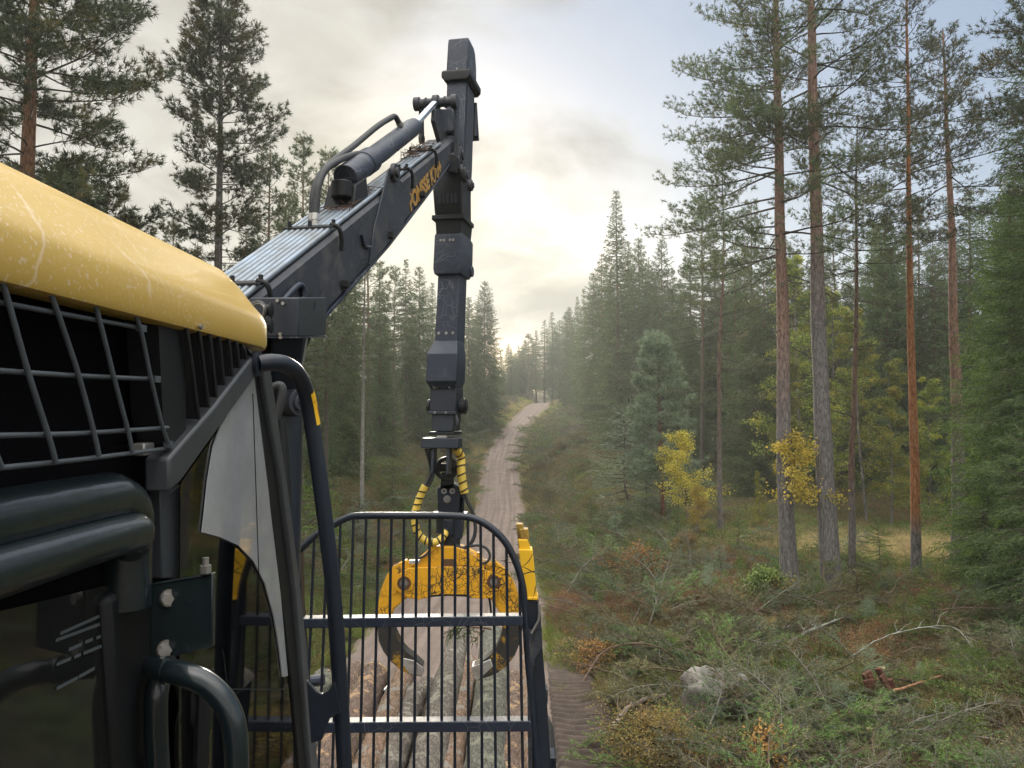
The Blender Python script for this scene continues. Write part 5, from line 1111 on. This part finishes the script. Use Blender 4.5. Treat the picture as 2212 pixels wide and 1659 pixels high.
# ------------------------------------------------------------------ the loader crane
X0, KS = -1.4855, .185; CU = Vector((.182, .983, 0)); CS = Vector((.983, -.182, 0))
def K(fx, fy, b=0):
    rx, rz = ray(fx, fy); Y = (X0 + b / .983) / (rx - KS); return Vector((rx * Y, Y, CZ + rz * Y))
def topz(Y): return .425 + .573 * (Y - 2.736)
def bh(Y): return float(np.interp(Y, [2.5, 3.3, 4.0, 4.7, 5.2, 5.4], [.34, .31, .285, .215, .15, .12]))
def BC(Y, b, dz=0): return Vector((X0 + KS * Y, Y, CZ + topz(Y) + dz)) + CS * b
CR = empty('loader_crane', (X0 + KS * 2.75, 2.75, 0), label='dark hydraulic loader crane with pipes along its boom and a tall upright jib', category='crane')
def build_crane():
    st = [2.45, 2.9, 3.3, 3.7, 4.0, 4.35, 4.7, 5.0, 5.3]; v = []; f = []; c = .018
    for Y in st:
        h = bh(Y)
        for b, dz in ((-.1 + c, 0), (.1 - c, 0), (.1, -c), (.1, -h + c), (.1 - c, -h), (-.1 + c, -h), (-.1, -h + c), (-.1, -c)): v.append(BC(Y, b, dz))
    n = 8; f = [(i * n + k, i * n + (k + 1) % n, (i + 1) * n + (k + 1) % n, (i + 1) * n + k) for i in range(len(st) - 1) for k in range(n)] + [tuple(range(n)), tuple((len(st) - 1) * n + k for k in range(n))]
    m = MB(); m.add(v, f); boom = m.build('main_boom', P_dirty, CR, smooth=40)
    # lower flange strip and weld plates
    m = MB()
    for a, b_ in zip(st, st[1:]): m.hexa([BC(a, -.108, -bh(a) - .012), BC(a, .108, -bh(a) - .012), BC(b_, .108, -bh(b_) - .012), BC(b_, -.108, -bh(b_) - .012), BC(a, -.108, -bh(a) + .004), BC(a, .108, -bh(a) + .004), BC(b_, .108, -bh(b_) + .004), BC(b_, -.108, -bh(b_) + .004)])
    m.build('boom_flange', P_face, boom, bevel=.002)
    for sgn in (1, -1):
        b0 = .101 * sgn; g = MB(); g.prism([BC(3.98, b0, .12), BC(4.10, b0, .12), BC(4.13, b0, .04), BC(4.36, b0, -bh(4.36) * .55), BC(4.2, b0, -bh(4.2) * .97), BC(3.72, b0, -bh(3.72) * .97), BC(3.78, b0, -.12)], CS * (.009 * sgn)); g.build('cylinder_bracket', P_dirty, boom, bevel=.003)
        k = MB(); p = BC(4.04, b0 + .008 * sgn, .085); k.cyl(p, p + CS * (.022 * sgn), .048, 20); k.cyl(p, p + CS * (.034 * sgn), .026, 16); k.build('pivot_pin', P_dirty, boom, bevel=.002)
    # pipes
    for i in range(8):
        b = -.118 + i * .0275; y1 = 5.05 if i > 3 else 3.95
        m = MB(); m.tube([BC(2.42, b, .020), BC(3.4, b, .021), BC(y1, b, .02)], .0118, 10); m.build('pipe', P_pipe, boom, smooth=60)
    for Y, b0, b1 in ((2.72, -.13, .1), (3.33, -.13, .1), (4.31, .0, .1), (4.78, -.06, .1)):
        m = MB(); m.hexa([BC(Y - .012, b0, .032), BC(Y - .012, b1, .032), BC(Y + .012, b1, .032), BC(Y + .012, b0, .032), BC(Y - .012, b0, .042), BC(Y - .012, b1, .042), BC(Y + .012, b1, .042), BC(Y + .012, b0, .042)])
        m.tube(cr([BC(Y, .08, .045), BC(Y, .118, .03), BC(Y + .02, .125, -.03), BC(Y + .03, .118, -.085)], 5), .010, 8)
        for b in (b0 + .02, (b0 + b1) / 2, b1 - .005): m.cyl(BC(Y, b, .03), BC(Y, b, .065), .009, 8)
        m.build('pipe_clamp', P_black, boom, bevel=.0015)
    m = MB()
    for Y in (2.95, 3.42, 4.0, 4.55): p = BC(Y, .10, -bh(Y) + .05); m.cyl(p, p + CS * .03, .018, 10); m.box(p + CS * .015, (.03, .05, .03))
    m.build('grease_fitting', P_black, boom, bevel=.002)
    m = MB(); m.tube(cr([BC(2.55, .112, -.13), BC(2.75, .112, -.10), BC(2.95, .112, -.075), BC(3.01, .112, -.10), BC(3.02, .112, -.15)], 5), .012, 8); m.tube(cr([BC(3.62, .108, -.10), BC(3.66, .108, -.17), BC(3.73, .108, -.20)], 4), .008, 8); m.build('side_hose', P_face, boom, smooth=60)
    # litter of twigs and needles caught on the boom
    rs = random.Random(6); m = MB()
    for k in range(110):
        Y = rs.choice((rs.uniform(3.55, 3.95), rs.uniform(4.6, 4.95))); p = BC(Y, rs.uniform(-.05, .07), .035 + rs.random() * .018); d = Vector((rs.gauss(0, 1), rs.gauss(0, 1), rs.gauss(0, .35))).normalized() * rs.uniform(.02, .06); m.tube([p - d, p + d], .002, 4)
    m.build('needle_litter', mat('litter_brown', (.16, .09, .06), rough=.9, var=.5), boom, smooth=0)
    # decal
    cu = bpy.data.curves.new('lettering', 'FONT'); cu.body = 'PONSSE K70+'; cu.size = .125; cu.extrude = .0008; cu.space_character = 1.0; cu.offset = .006
    to = bpy.data.objects.new('tmp', cu); COL.objects.link(to); me = bpy.data.meshes.new_from_object(to.evaluated_get(bpy.context.evaluated_depsgraph_get())); bpy.data.objects.remove(to)
    xs_ = [q.co.x for q in me.vertices]; wdt = max(xs_) - min(xs_); a = BC(4.36, .1035, -bh(4.36) + .03); b = BC(5.0, .1035, -bh(5.0) + .015); ax = (b - a); L = ax.length; ax.normalize(); ay = CS.cross(ax).normalized()
    if ay.z < 0: ay = -ay
    me.transform(Matrix(((ax.x, ay.x, CS.x, 0), (ax.y, ay.y, CS.y, 0), (ax.z, ay.z, CS.z, 0), (0, 0, 0, 1))) @ Matrix.Diagonal((L / wdt, 1.0, 1, 1)))
    me.transform(Matrix.Translation(a - CR.location)); me.materials.clear(); me.materials.append(P_decal)
    o = bpy.data.objects.new('boom_lettering', me); COL.objects.link(o); o.parent = boom
    # jib cylinder and its hoses
    m = MB(); m.tube([K(746, 384), K(790, 352)], .062, 22); m.tube([K(784, 356), K(800, 345)], .066, 22); m.tube([K(795, 349), K(889, 277)], .0555, 24); m.tube([K(884, 281), K(895, 272.5)], .050, 22); cy = m.build('jib_cylinder', P_face, CR, bevel=.004)
    m = MB(); m.tube([K(890, 276), K(938, 224)], .023, 18); m.build('piston_rod', P_chrome, cy, smooth=60)
    m = MB(); m.tube([K(738, 392), K(738, 428)], .05, 14); m.hexa([BC(3.62, -.09, .03), BC(3.62, .07, .03), BC(3.8, .07, .03), BC(3.8, -.09, .03), BC(3.66, -.08, .13), BC(3.66, .06, .13), BC(3.8, .06, .13), BC(3.8, -.08, .13)]); m.build('cylinder_foot', P_black, CR, bevel=.006)
    h1 = cr([K(682, 462, -.02), K(684, 432, -.02), K(688, 400, -.02), K(703, 367, -.02), K(731, 347, -.02), K(762, 335, -.02), K(792, 331, -.02), K(806, 336, 0)], 6)
    h2 = cr([K(675, 462, -.05), K(677, 424, -.05), K(688, 385, -.05), K(717, 351, -.05), K(762, 317, -.05), K(814, 274, -.03), K(842, 256, -.02), K(853, 252, -.01), K(861, 264, 0)], 6)
    for h in (h1, h2): m = MB(); m.tube(h, .0165, 14); ho = m.build('hose', P_rubber, CR, smooth=60); k = MB(); d = (h[0] - h[1]).normalized(); k.tube([h[0], h[0] + d * .03], .020, 6); k.tube([h[0] + d * .03, h[0] + d * .07], .016, 12); k.tube([h[0] + d * .07, h[0] + d * .10], .019, 6); k.tube([h[0] + d * .10, h[0] + d * .13 - CU * .03], .011, 10); k.tube([h[-1], h[-1] + (h[-1] - h[-2]).normalized() * .03], .02, 8); k.build('hose_fitting', P_steel, ho, smooth=25)
    # crosshead and links
    m = MB(); c0 = K(942, 222); m.tube([c0 - CS * .14, c0 + CS * .14], .032, 18)
    for b in (-.135, .13, 0): m.tube([c0 + CS * (b - .02), c0 + CS * (b + .02)], .047 if b else .052, 20)
    for b in (-.07, .065): m.tube([c0 + CS * (b - .006), c0 + CS * (b + .006)], .04, 16)
    m.build('crosshead', P_dirty, CR, bevel=.003)
    def bar(pts, b, w, name='link', mt=P_dirty):
        m = MB(); a, e = K(*pts[0], b), K(*pts[1], b); d = (e - a).normalized(); q = d.cross(CS).normalized() * .032; m.prism([a + q, a - q, e - q, e + q], CS * w); m.tube([a - CS * .004, a + CS * (w + .004)], .036, 18); m.tube([e - CS * .004, e + CS * (w + .004)], .036, 18); return m.build(name, mt, CR, bevel=.003)
    bar(((982, 222), (984, 352)), .115, .024); bar(((907, 228), (908, 300)), -.14, .02)
    m = MB(); m.prism([K(932, 236), K(968, 236), K(978, 300), K(972, 312), K(944, 312), K(930, 262)], CS * .03); m.prism([K(944, 236, -.07), K(962, 236, -.07), K(968, 300, -.07), K(946, 300, -.07)], CS * .03); m.tube([K(945, 288, -.08), K(982, 286, .10)], .022, 12); m.build('link_yoke', P_dirty, CR, bevel=.004)
    m = MB()
    for p, r in ((K(990, 336, .10), .060), (K(1000, 378, .10), .055), (K(975, 352, .09), .07), (K(1012, 401, .10), .042)): m.tube([p, p + CS * .03], r, 24); m.tube([p + CS * .03, p + CS * .042], r * .55, 20)
    m.tube([K(975, 352, -.11), K(975, 352, .11)], .06, 20); m.build('knuckle', P_dirty, CR, bevel=.003)
    # upright jib
    def Yf(z): return 5.5 + (z - .686) * .139
    def JP(z, off, b): Y = Yf(z); return Vector((X0 + KS * Y, Y, CZ + z)) - CU * off + CS * b
    def seg(name, rows, mt, parent=CR, bevel=.005, both=None):
        """rows: (z, width, offset towards the camera, depth)"""
        v = []
        for z, w, o, d in rows:
            for b, off in ((-w / 2, o), (w / 2, o), (w / 2, o - d), (-w / 2, o - d)): v.append(JP(z, off, b))
        n = len(rows); f = [(i * 4 + k, i * 4 + (k + 1) % 4, i * 4 + 4 + (k + 1) % 4, i * 4 + 4 + k) for i in range(n - 1) for k in range(4)] + [(0, 1, 2, 3), tuple((n - 1) * 4 + k for k in range(4))]
        m = MB(); m.add(v, f); return m.build(name, mt, parent, bevel=bevel)
    jib = seg('jib', [(1.28, .155, 0, .26), (1.9, .155, 0, .28), (2.56, .148, 0, .27)], P_face)
    seg('jib_cap', [(2.57, .170, .004, .30), (2.72, .168, .002, .28), (2.82, .166, 0, .23), (2.862, .162, -.002, .17)], P_face, jib, .012)
    seg('jib_collar', [(2.50, .18, .03, .36), (2.53, .225, .035, .37), (2.575, .225, .035, .37), (2.59, .2, .02, .34)], P_black, jib, .006)
    m = MB(); p = JP(2.60, .006, .0); m.cyl(p, p - CU * .006, .007, 8); m.build('rivet', P_bolt, jib)
    m = MB(); m.prism([JP(2.42, -.29, .075), JP(2.20, -.40, .075), JP(2.16, -.28, .075)], CS * .012); m.hexa([JP(2.16, -.40, -.06), JP(2.16, -.40, .09), JP(2.17, -.43, .09), JP(2.17, -.43, -.06), JP(2.44, -.28, -.06), JP(2.44, -.28, .09), JP(2.45, -.31, .09), JP(2.45, -.31, -.06)]); m.build('rear_plate', P_dirty, jib, bevel=.003)
    sd = MB()       # dusty side face with its worn rail
    sd.prism([JP(1.0, -.03, .0775), JP(1.0, -.25, .0775), JP(2.48, -.25, .0775), JP(2.48, -.03, .0775)], CS * .004); sd.build('jib_side', P_dirty, jib, bevel=0)
    low = seg('jib_lower', [(1.40, .20, .06, .30), (1.45, .205, .09, .30), (1.60, .225, .12, .26), (1.76, .19, .10, .2), (1.85, .15, .02, .1)], P_black, jib, .01)
    for b in (-.06, -.03, 0, .03, .06): m = MB(); m.hexa([JP(1.50, .105, b - .009), JP(1.50, .105, b + .009), JP(1.50, .09, b + .009), JP(1.50, .09, b - .009), JP(1.57, .122, b - .009), JP(1.57, .122, b + .009), JP(1.57, .10, b + .009), JP(1.57, .10, b - .009)]); m.build('rib', P_dirty, jib, bevel=.001)
    seg('jib_flange', [(1.385, .24, .09, .32), (1.42, .24, .09, .32)], P_black, jib, .004)
    seg('jib_shell', [(1.27, .185, .045, .30), (1.39, .20, .06, .32)], P_black, jib, .004)
    sl2 = seg('sleeve', [(.985, .195, .035, .28), (1.03, .212, .045, .34), (1.27, .208, .05, .34), (1.29, .20, .045, .32)], P_face, CR, .006)
    def bolts(z, bs, off, par, r=.0065):
        for b in bs: m = MB(); p = JP(z, off, b); m.cyl(p, p - CU * .007, r, 6); m.cyl(p, p - CU * .002, r * 1.7, 12); m.build('bolt', P_bolt, par, smooth=25)
    bolts(1.235, (-.055, -.03, .015, .04), .0505, sl2)
    m = MB(); p = JP(1.05, -.25, .10); m.tube([p, p + CS * .02], .04, 16); m.build('sleeve_lug', P_face, sl2, bevel=.003)
    ext = seg('extension_boom', [(.10, .168, 0, .22), (1.0, .160, 0, .23)], P_face, CR, .006)
    bolts(.555, (-.055, 0, .05), .0005, ext)
    cv = seg('hose_cover', [(.150, .175, .03, .2), (.205, .222, .085, .25), (.40, .222, .09, .25), (.50, .170, .012, .2)], P_face, CR, .006)
    bolts(.165, (-.06, .05), .04, cv, .005)
    nk = seg('boom_tip', [(-.005, .19, .01, .22), (.16, .19, .02, .2)], P_dark, CR, .006)
    m = MB(); p = JP(.03, -.08, 0); m.tube([p - CS * .125, p + CS * .135], .042, 20); m.tube([p + CS * .10, p + CS * .145], .055, 20); m.tube([p - CS * .135, p - CS * .11], .05, 20); m.tube([p + CS * .145, p + CS * .155], .03, 12); m.build('tip_pin', P_black, nk, bevel=.003)
    seg('tip_flange', [(-.025, .205, .03, .24), (-.003, .205, .03, .24)], P_dark, nk, .003); bolts(-.014, (-.05, .03), .031, nk, .005)
    seg('tip_block', [(-.145, .155, .0, .2), (-.02, .165, 0, .2)], P_dark, nk, .005)
    seg('lower_flange', [(-.17, .185, .02, .22), (-.148, .185, .02, .22)], P_black, nk, .003)
    m = MB(); m.hexa([JP(-.19, .022, -.03), JP(-.19, .022, .04), JP(-.19, .0, .04), JP(-.19, 0, -.03), JP(-.175, .022, -.03), JP(-.175, .022, .04), JP(-.175, 0, .04), JP(-.175, 0, -.03)]); m.build('tip_key', P_bolt, nk, bevel=.002)
    # thin wires and small hoses at the tip
    m = MB(); m.tube(cr([JP(.155, .05, .06), JP(.12, .0, .10), JP(.09, -.05, .115)], 4), .003, 6); m.tube(cr([JP(-.02, 0, .09), JP(-.08, .02, .115), JP(-.13, 0, .10)], 4), .01, 8); m.build('small_hose', P_rubber, nk, smooth=60)
    # slewing column, control box
    m = MB(); fr = [at(540, 643, 2.6), at(645, 643, 2.6), at(705, 642, 2.95), at(600, 642, 2.95)]; lo = [at(540, 727, 2.6), at(645, 727, 2.6), at(705, 725, 2.95), at(600, 725, 2.95)]; m.hexa(lo + fr); bx = m.build('control_box', P_dark, CR, bevel=.004)
    m = MB(); m.hexa([at(538, 730, 2.59), at(647, 730, 2.59), at(707, 728, 2.96), at(600, 728, 2.96), at(538, 727.5, 2.59), at(647, 727.5, 2.59), at(707, 725.5, 2.96), at(600, 725.5, 2.96)]); m.build('box_lip', P_face, bx)
    for x, y in ((600, 650), (612, 656), (606, 722), (607, 729)): m = MB(); p = at(x, y, 2.595); m.cyl(p, p - Vector((0, .008, 0)), .006, 8); m.build('bolt', P_bolt, bx)
    m = MB(); m.tube(cr([at(680, 652, 2.79), at(679, 670, 2.785), at(664, 690, 2.72), at(660, 718, 2.70)], 5), .0022, 6); m.build('scratch_wire', P_black, bx)
    for y in (670, 704): m = MB(); m.tube([at(572, y, 2.5), at(588, y, 2.5)], .018, 14); m.tube([at(584, y, 2.5), at(587, y, 2.5)], .026, 14); m.build('cable_gland', P_black, bx, bevel=.002)
    for k in range(4): m = MB(); m.tube(cr([at(540, 655 + k * 2, 2.5), at(560, 650 + k * 2, 2.48), at(574 - k, 664, 2.46), at(570 - k, 686, 2.48), at(556, 694 + k, 2.5)], 5), .004, 6); m.build('cable', mat('grey_cable', (.30, .29, .27), rough=.5) if k % 2 else P_rubber, CR, smooth=60)
    m = MB(); m.hexa([at(590, 905, 2.8), at(632, 905, 2.8), at(632, 905, 3.05), at(590, 905, 3.05), at(585, 727, 2.65), at(662, 727, 2.65), at(668, 727, 3.0), at(590, 727, 3.0)]); m.build('column_head', P_dark, CR, bevel=.01)
    m = MB(); m.hexa([at(632, 800, 2.95), at(648, 795, 2.95), at(648, 795, 3.05), at(632, 800, 3.05), at(650, 728, 2.95), at(672, 728, 2.95), at(672, 728, 3.05), at(650, 728, 3.05)]); m.build('lift_cylinder', P_dirty, CR, bevel=.003)
    m = MB(); p = at(627, 870, 2.76); m.tube([p, p + CS * .05 - CU * .02], .05, 24); m.tube([p, p + CS * .06 - CU * .03], .03, 20); m.tube([p, p + CS * .065 - CU * .035], .012, 12); m.build('column_pin', P_dirty, CR, bevel=.003)
    m = MB(); m.tube([at(598, 890, 2.85), Vector((at(598, 900, 2.85).x - .03, 2.85, 1.0))], .095, 24); m.tube([Vector((at(598, 900, 2.85).x - .03, 2.85, 1.25)), Vector((at(598, 900, 2.85).x - .03, 2.85, .95))], .25, 24); m.build('slewing_column', P_dark, CR, bevel=.004)
    m = MB(); a = cr([at(604, 905, 2.55), at(610, 960, 2.55), at(614, 1020, 2.55), at(618, 1090, 2.55)], 14); m.tube(a, .012, 10)
    for q in a[::1]: m.ring(q, (0, .1, 1), .020, .008, 12, .0035)
    m.build('spiral_hose', P_black, CR, smooth=60)
    m = MB(); m.tube(cr([at(588, 838, 2.5), at(604, 832, 2.5), at(610, 845, 2.5), at(604, 880, 2.5), at(596, 905, 2.5)], 6), .014, 10); m.build('column_hose', P_rubber, CR, smooth=60)
    return JP
JP = build_crane()

# ------------------------------------------------------------------ the grapple
YP = 5.5
def Q(fx, fy, dy=0): return at(fx, fy, YP + dy)
Z7 = lambda p: (p[0] * .2845 + 796.4, p[1] * .2845 + 1017.5)
GPL = empty('log_grapple', Q(972, 1240), label='scratched yellow log grapple with black claws hanging behind the barred gate', category='grapple')
def gpr(name, pts, y0, y1, mt, parent=GPL, z7=True, bevel=.006, **kw):
    m = MB(); m.prism([Q(*(Z7(p) if z7 else p), y0) for p in pts], (0, y1 - y0, 0)); return m.build(name, mt, parent, bevel=bevel, **kw)
def build_grapple():
    # hanging link between crane tip and rotator
    lk = MB(); lk.hexa([JP(-.26, .05, -.135), JP(-.26, .05, .135), JP(-.26, -.07, .135), JP(-.26, -.07, -.135), JP(-.19, .05, -.13), JP(-.19, .05, .13), JP(-.19, -.07, .13), JP(-.19, -.07, -.13)])
    for b in (-.065, .045): lk.hexa([JP(-.44, .03, b), JP(-.44, .03, b + .022), JP(-.44, -.05, b + .022), JP(-.44, -.05, b), JP(-.25, .03, b), JP(-.25, .03, b + .022), JP(-.25, -.05, b + .022), JP(-.25, -.05, b)])
    lk.build('crane_link', P_dark, GPL, bevel=.005)
    r = MB(); r.ring(Q(964, 1012), (.35, -.9, 0), .085, .028, 28, .022); r.tube([Q(944, 1010), Q(990, 1010)], .03, 16); r.hexa([Q(950, 1062), Q(982, 1062), Q(982, 1062, .1), Q(950, 1062, .1), Q(954, 1020), Q(980, 1020), Q(980, 1020, .1), Q(954, 1020, .1)]); r.build('swing_link', P_black, GPL, bevel=.005)
    b = MB(); b.prism([Q(x, y) for x, y in ((944, 1056), (956, 1046), (978, 1043), (994, 1052), (1003, 1066), (1000, 1108), (946, 1110))], (0, .13, 0)); hd = b.build('rotator_head', P_dark, GPL, bevel=.008)
    for x in (959, 977): m = MB(); p = Q(x, 1061, -.002); m.ring(p, (0, 1, 0), .020, .012, 18, .004); m.build('port_ring', P_bolt, hd, smooth=40)
    m = MB(); p = Q(966, 1078, 0); m.cyl(p, p - Vector((0, .02, 0)), .026, 20); m.cyl(p, p - Vector((0, .035, 0)), .014, 6); m.build('centre_bolt', P_bolt, hd, smooth=25)
    m = MB(); m.box(Q(972, 1113, .06), (.25, .17, .035)); m.tube([Q(972, 1118, .06), Q(972, 1150, .06)], .10, 24); m.tube([Q(972, 1150, .06), Q(972, 1182, .06)], .075, 24); m.box(Q(990, 1140, .0), (.06, .1, .14)); m.build('rotator', P_dark, GPL, bevel=.005)
    m = MB(); m.hexa([Q(990, 1112), Q(1002, 1110), Q(1002, 1110, .12), Q(990, 1112, .12), Q(993, 1072), Q(1004, 1074), Q(1004, 1074, .12), Q(993, 1072, .12)]); m.build('side_block', P_dark, GPL, bevel=.004)
    # body: crown with window, rear and front plates
    crown = [(470, 565), (560, 575), (650, 575), (735, 600), (800, 640), (862, 690), (880, 740), (300, 740), (420, 640)]
    cw = gpr('grapple_crown', crown, -.06, .12, P_yg)
    gpr('slot', [(548, 685), (575, 668), (650, 668), (668, 685), (668, 722), (548, 722)], -.062, -.05, mat('brown_slot', (.10, .05, .02), rough=.7), cw, bevel=.002)
    gpr('top_edge', [(468, 562), (500, 560), (505, 590), (440, 640), (428, 640)], -.065, -.055, P_sticker, cw, bevel=0)
    body = [(300, 738), (400, 732), (560, 728), (720, 730), (862, 738), (945, 775), (1000, 840), (985, 920), (930, 965), (860, 972), (800, 968), (740, 955), (600, 948), (490, 955), (440, 965), (380, 978), (300, 965), (240, 925), (215, 850), (240, 780)]
    bd = gpr('grapple_body', body, -.085, -.065, P_yg, bevel=.004); gpr('rear_plate', body, .12, .14, P_yg, bevel=.004)
    gpr('worn_lower_edge', [(440, 965), (490, 940), (600, 935), (740, 938), (800, 968), (740, 955), (600, 948), (490, 955)], -.087, -.064, P_black, bd, bevel=0)
    la = [(280, 680), (180, 730), (140, 790), (110, 860), (88, 920), (75, 980), (66, 1100), (68, 1200), (75, 1290), (110, 1370), (165, 1445), (240, 1510), (310, 1545), (400, 1563), (410, 1480), (340, 1410), (290, 1375), (250, 1330), (215, 1265), (190, 1200), (172, 1150), (170, 1100), (195, 1045), (250, 1000), (330, 930), (360, 820)]
    ra = [(950, 680), (1000, 720), (1050, 770), (1085, 820), (1110, 870), (1132, 940), (1148, 1010), (1168, 1110), (1168, 1200), (1150, 1300), (1110, 1400), (1050, 1480), (960, 1545), (830, 1590), (780, 1490), (860, 1445), (930, 1395), (970, 1340), (1000, 1270), (1015, 1200), (1010, 1130), (990, 1070), (930, 980), (900, 930), (890, 820)]
    LC = gpr('claw', la, -.055, .045, P_yg, bevel=.01, label='left claw'); RC = gpr('claw', ra, -.005, .095, P_yg, bevel=.01, label='right claw')
    gpr('claw_shoulder', [(280, 678), (180, 728), (138, 790), (108, 860), (86, 925), (150, 960), (215, 925), (240, 850), (300, 790), (360, 730)], -.060, -.054, P_yg, LC, bevel=.002)
    gpr('claw_shoulder', [(950, 678), (1000, 718), (1052, 768), (1087, 820), (1112, 870), (1134, 940), (1080, 975), (1010, 930), (985, 860), (920, 790), (880, 735)], -.010, -.004, P_yg, RC, bevel=.002)
    gpr('worn_claw_end', [(66, 1150), (68, 1200), (75, 1290), (110, 1370), (165, 1445), (240, 1510), (310, 1545), (400, 1563), (410, 1480), (340, 1410), (290, 1375), (250, 1330), (215, 1265), (190, 1200), (174, 1155), (150, 1190), (125, 1140), (95, 1180)], -.0585, .0485, P_claw, LC, bevel=.004)
    gpr('worn_claw_end', [(1168, 1110), (1168, 1200), (1150, 1300), (1110, 1400), (1050, 1480), (960, 1545), (830, 1590), (780, 1490), (860, 1445), (930, 1395), (970, 1340), (1000, 1270), (1015, 1200), (1010, 1130), (1000, 1095), (1040, 1150), (1075, 1100), (1120, 1140)], -.0085, .0985, P_claw, RC, bevel=.004)
    gpr('claw_tip', [(240, 1415), (345, 1440), (410, 1490), (406, 1562), (310, 1543), (262, 1480)], -.066, .056, P_steel, LC, bevel=.004); gpr('claw_tip', [(780, 1490), (925, 1428), (945, 1485), (832, 1588), (800, 1582)], -.016, .106, P_steel, RC, bevel=.004)
    for C, (px, py) in ((LC, (270, 850)), (RC, (950, 840))):
        x, y = Z7((px, py)); m = MB(); p = Q(x, y, -.087); m.ring(p, (0, 1, 0), .068, .020, 30, .006); m.build('pin_boss', P_yg, bd, smooth=40)
        m = MB(); m.ring(p - Vector((0, .004, 0)), (0, 1, 0), .048, .018, 28, .008); m.build('pin_ring', mat('rusty_ring', (.09, .04, .02), rough=.8), bd, smooth=40)
        m = MB(); m.cyl(p, p - Vector((0, .012, 0)), .026, 20); m.ring(p - Vector((0, .010, 0)), (0, 1, 0), .018, .008, 18, .006); m.build('pin', P_bolt, bd, smooth=30)
    # cylinder lying between the claws, seen above the body
    m = MB(); m.tube([Q(884, 1222, .03), Q(1060, 1222, .03)], .045, 20); m.build('grapple_cylinder', P_yg, GPL, bevel=.003)
    m = MB(); m.box(Q(896, 1213, -.06), (.075, .02, .022), Matrix.Rotation(-.1, 3, 'Y')); m.build('white_plate', P_white, cw)
    m = MB(); m.tube([Q(1035, 1193, .0), Q(1035, 1215, 0)], .016, 12); m.box(Q(1028, 1207, 0), (.05, .03, .02)); m.build('fitting', P_yg, cw, bevel=.002)
    # hoses: black runs with yellow spiral guards
    lh = cr([JP(-.27, .03, -.10), Q(931, 1010, -.06), Q(925, 1036, -.07), Q(912, 1063, -.08), Q(901, 1092, -.08), Q(896, 1120, -.08), Q(901, 1148, -.08), Q(915, 1165, -.08), Q(936, 1172, -.08), Q(954, 1163, -.06), Q(964, 1146, -.02)], 8)
    m = MB(); m.tube(lh[:26], .013, 10); m.tube([p + Vector((.022, .01, 0)) for p in lh[:24]], .012, 10); ho = m.build('hose', P_rubber, GPL, smooth=60)
    g = MB(); seg_ = lh[20:]; g.tube(seg_, .0265, 14); go = g.build('hose_guard', P_yspiral, ho, smooth=60)
    def coils(path, par, r, step):
        m = MB(); acc = 0
        for i in range(1, len(path)):
            d = path[i] - path[i - 1]; acc += d.length
            if acc > step: acc = 0; ax = (d.normalized() + Vector((.25, 0, .15))).normalized(); m.ring(path[i], ax, r + .0035, .008, 18, .0048)
        m.build('spiral_gap', P_black, par, smooth=40)
    fine = [seg_[i].lerp(seg_[i + 1], k / 4) for i in range(len(seg_) - 1) for k in range(4)]; coils(fine, ho, .0265, .046)
    rh = cr([JP(-.25, .0, .09), Q(995, 985, -.05), Q(996, 1012, -.06), Q(999, 1040, -.06), Q(1003, 1062, -.06), Q(1009, 1082, -.05), Q(1019, 1102, -.04), Q(1026, 1128, -.03), Q(1026, 1152, -.03), Q(1018, 1172, -.03), Q(1001, 1184, -.03), Q(984, 1176, -.02), Q(975, 1155, 0)], 8)
    m = MB(); m.tube(rh, .013, 10); ho2 = m.build('hose', P_rubber, GPL, smooth=60); g = MB(); s2 = rh[2:34]; g.tube(s2, .030, 14); go2 = g.build('hose_guard', P_yspiral, ho2, smooth=60)
    fine = [s2[i].lerp(s2[i + 1], k / 4) for i in range(len(s2) - 1) for k in range(4)]; coils(fine, ho2, .030, .055)
    m = MB(); m.tube(cr([Q(1000, 1183, -.02), Q(1014, 1180, -.04), Q(1033, 1178, -.05), Q(1050, 1184, -.05), Q(1058, 1198, -.05), Q(1054, 1212, -.05), Q(1040, 1218, -.04)], 7), .010, 10); m.build('hose', P_rubber, GPL, smooth=60)
    m = MB(); m.tube(cr([Q(1055, 1285, .05), Q(1059, 1305, .05), Q(1061, 1330, .05)], 5), .008, 8); m.tube(cr([Q(930, 1190, -.07), Q(915, 1202, -.08), Q(902, 1206, -.07)], 5), .009, 8); m.build('hose', P_rubber, GPL, smooth=60)
build_grapple()
# spruce sprig caught at the right claw
e_ = empty('spruce_sprig', Q(1060, 1365, .1), label='green spruce twig caught on the right claw above the thick log', category='spruce twig')
me = mk_brash(.35, 77, M_brashg); o = bpy.data.objects.new('sprig', me); COL.objects.link(o); o.parent = e_; o.rotation_euler = (R(70), 0, R(175))
if HAZE: build_haze()
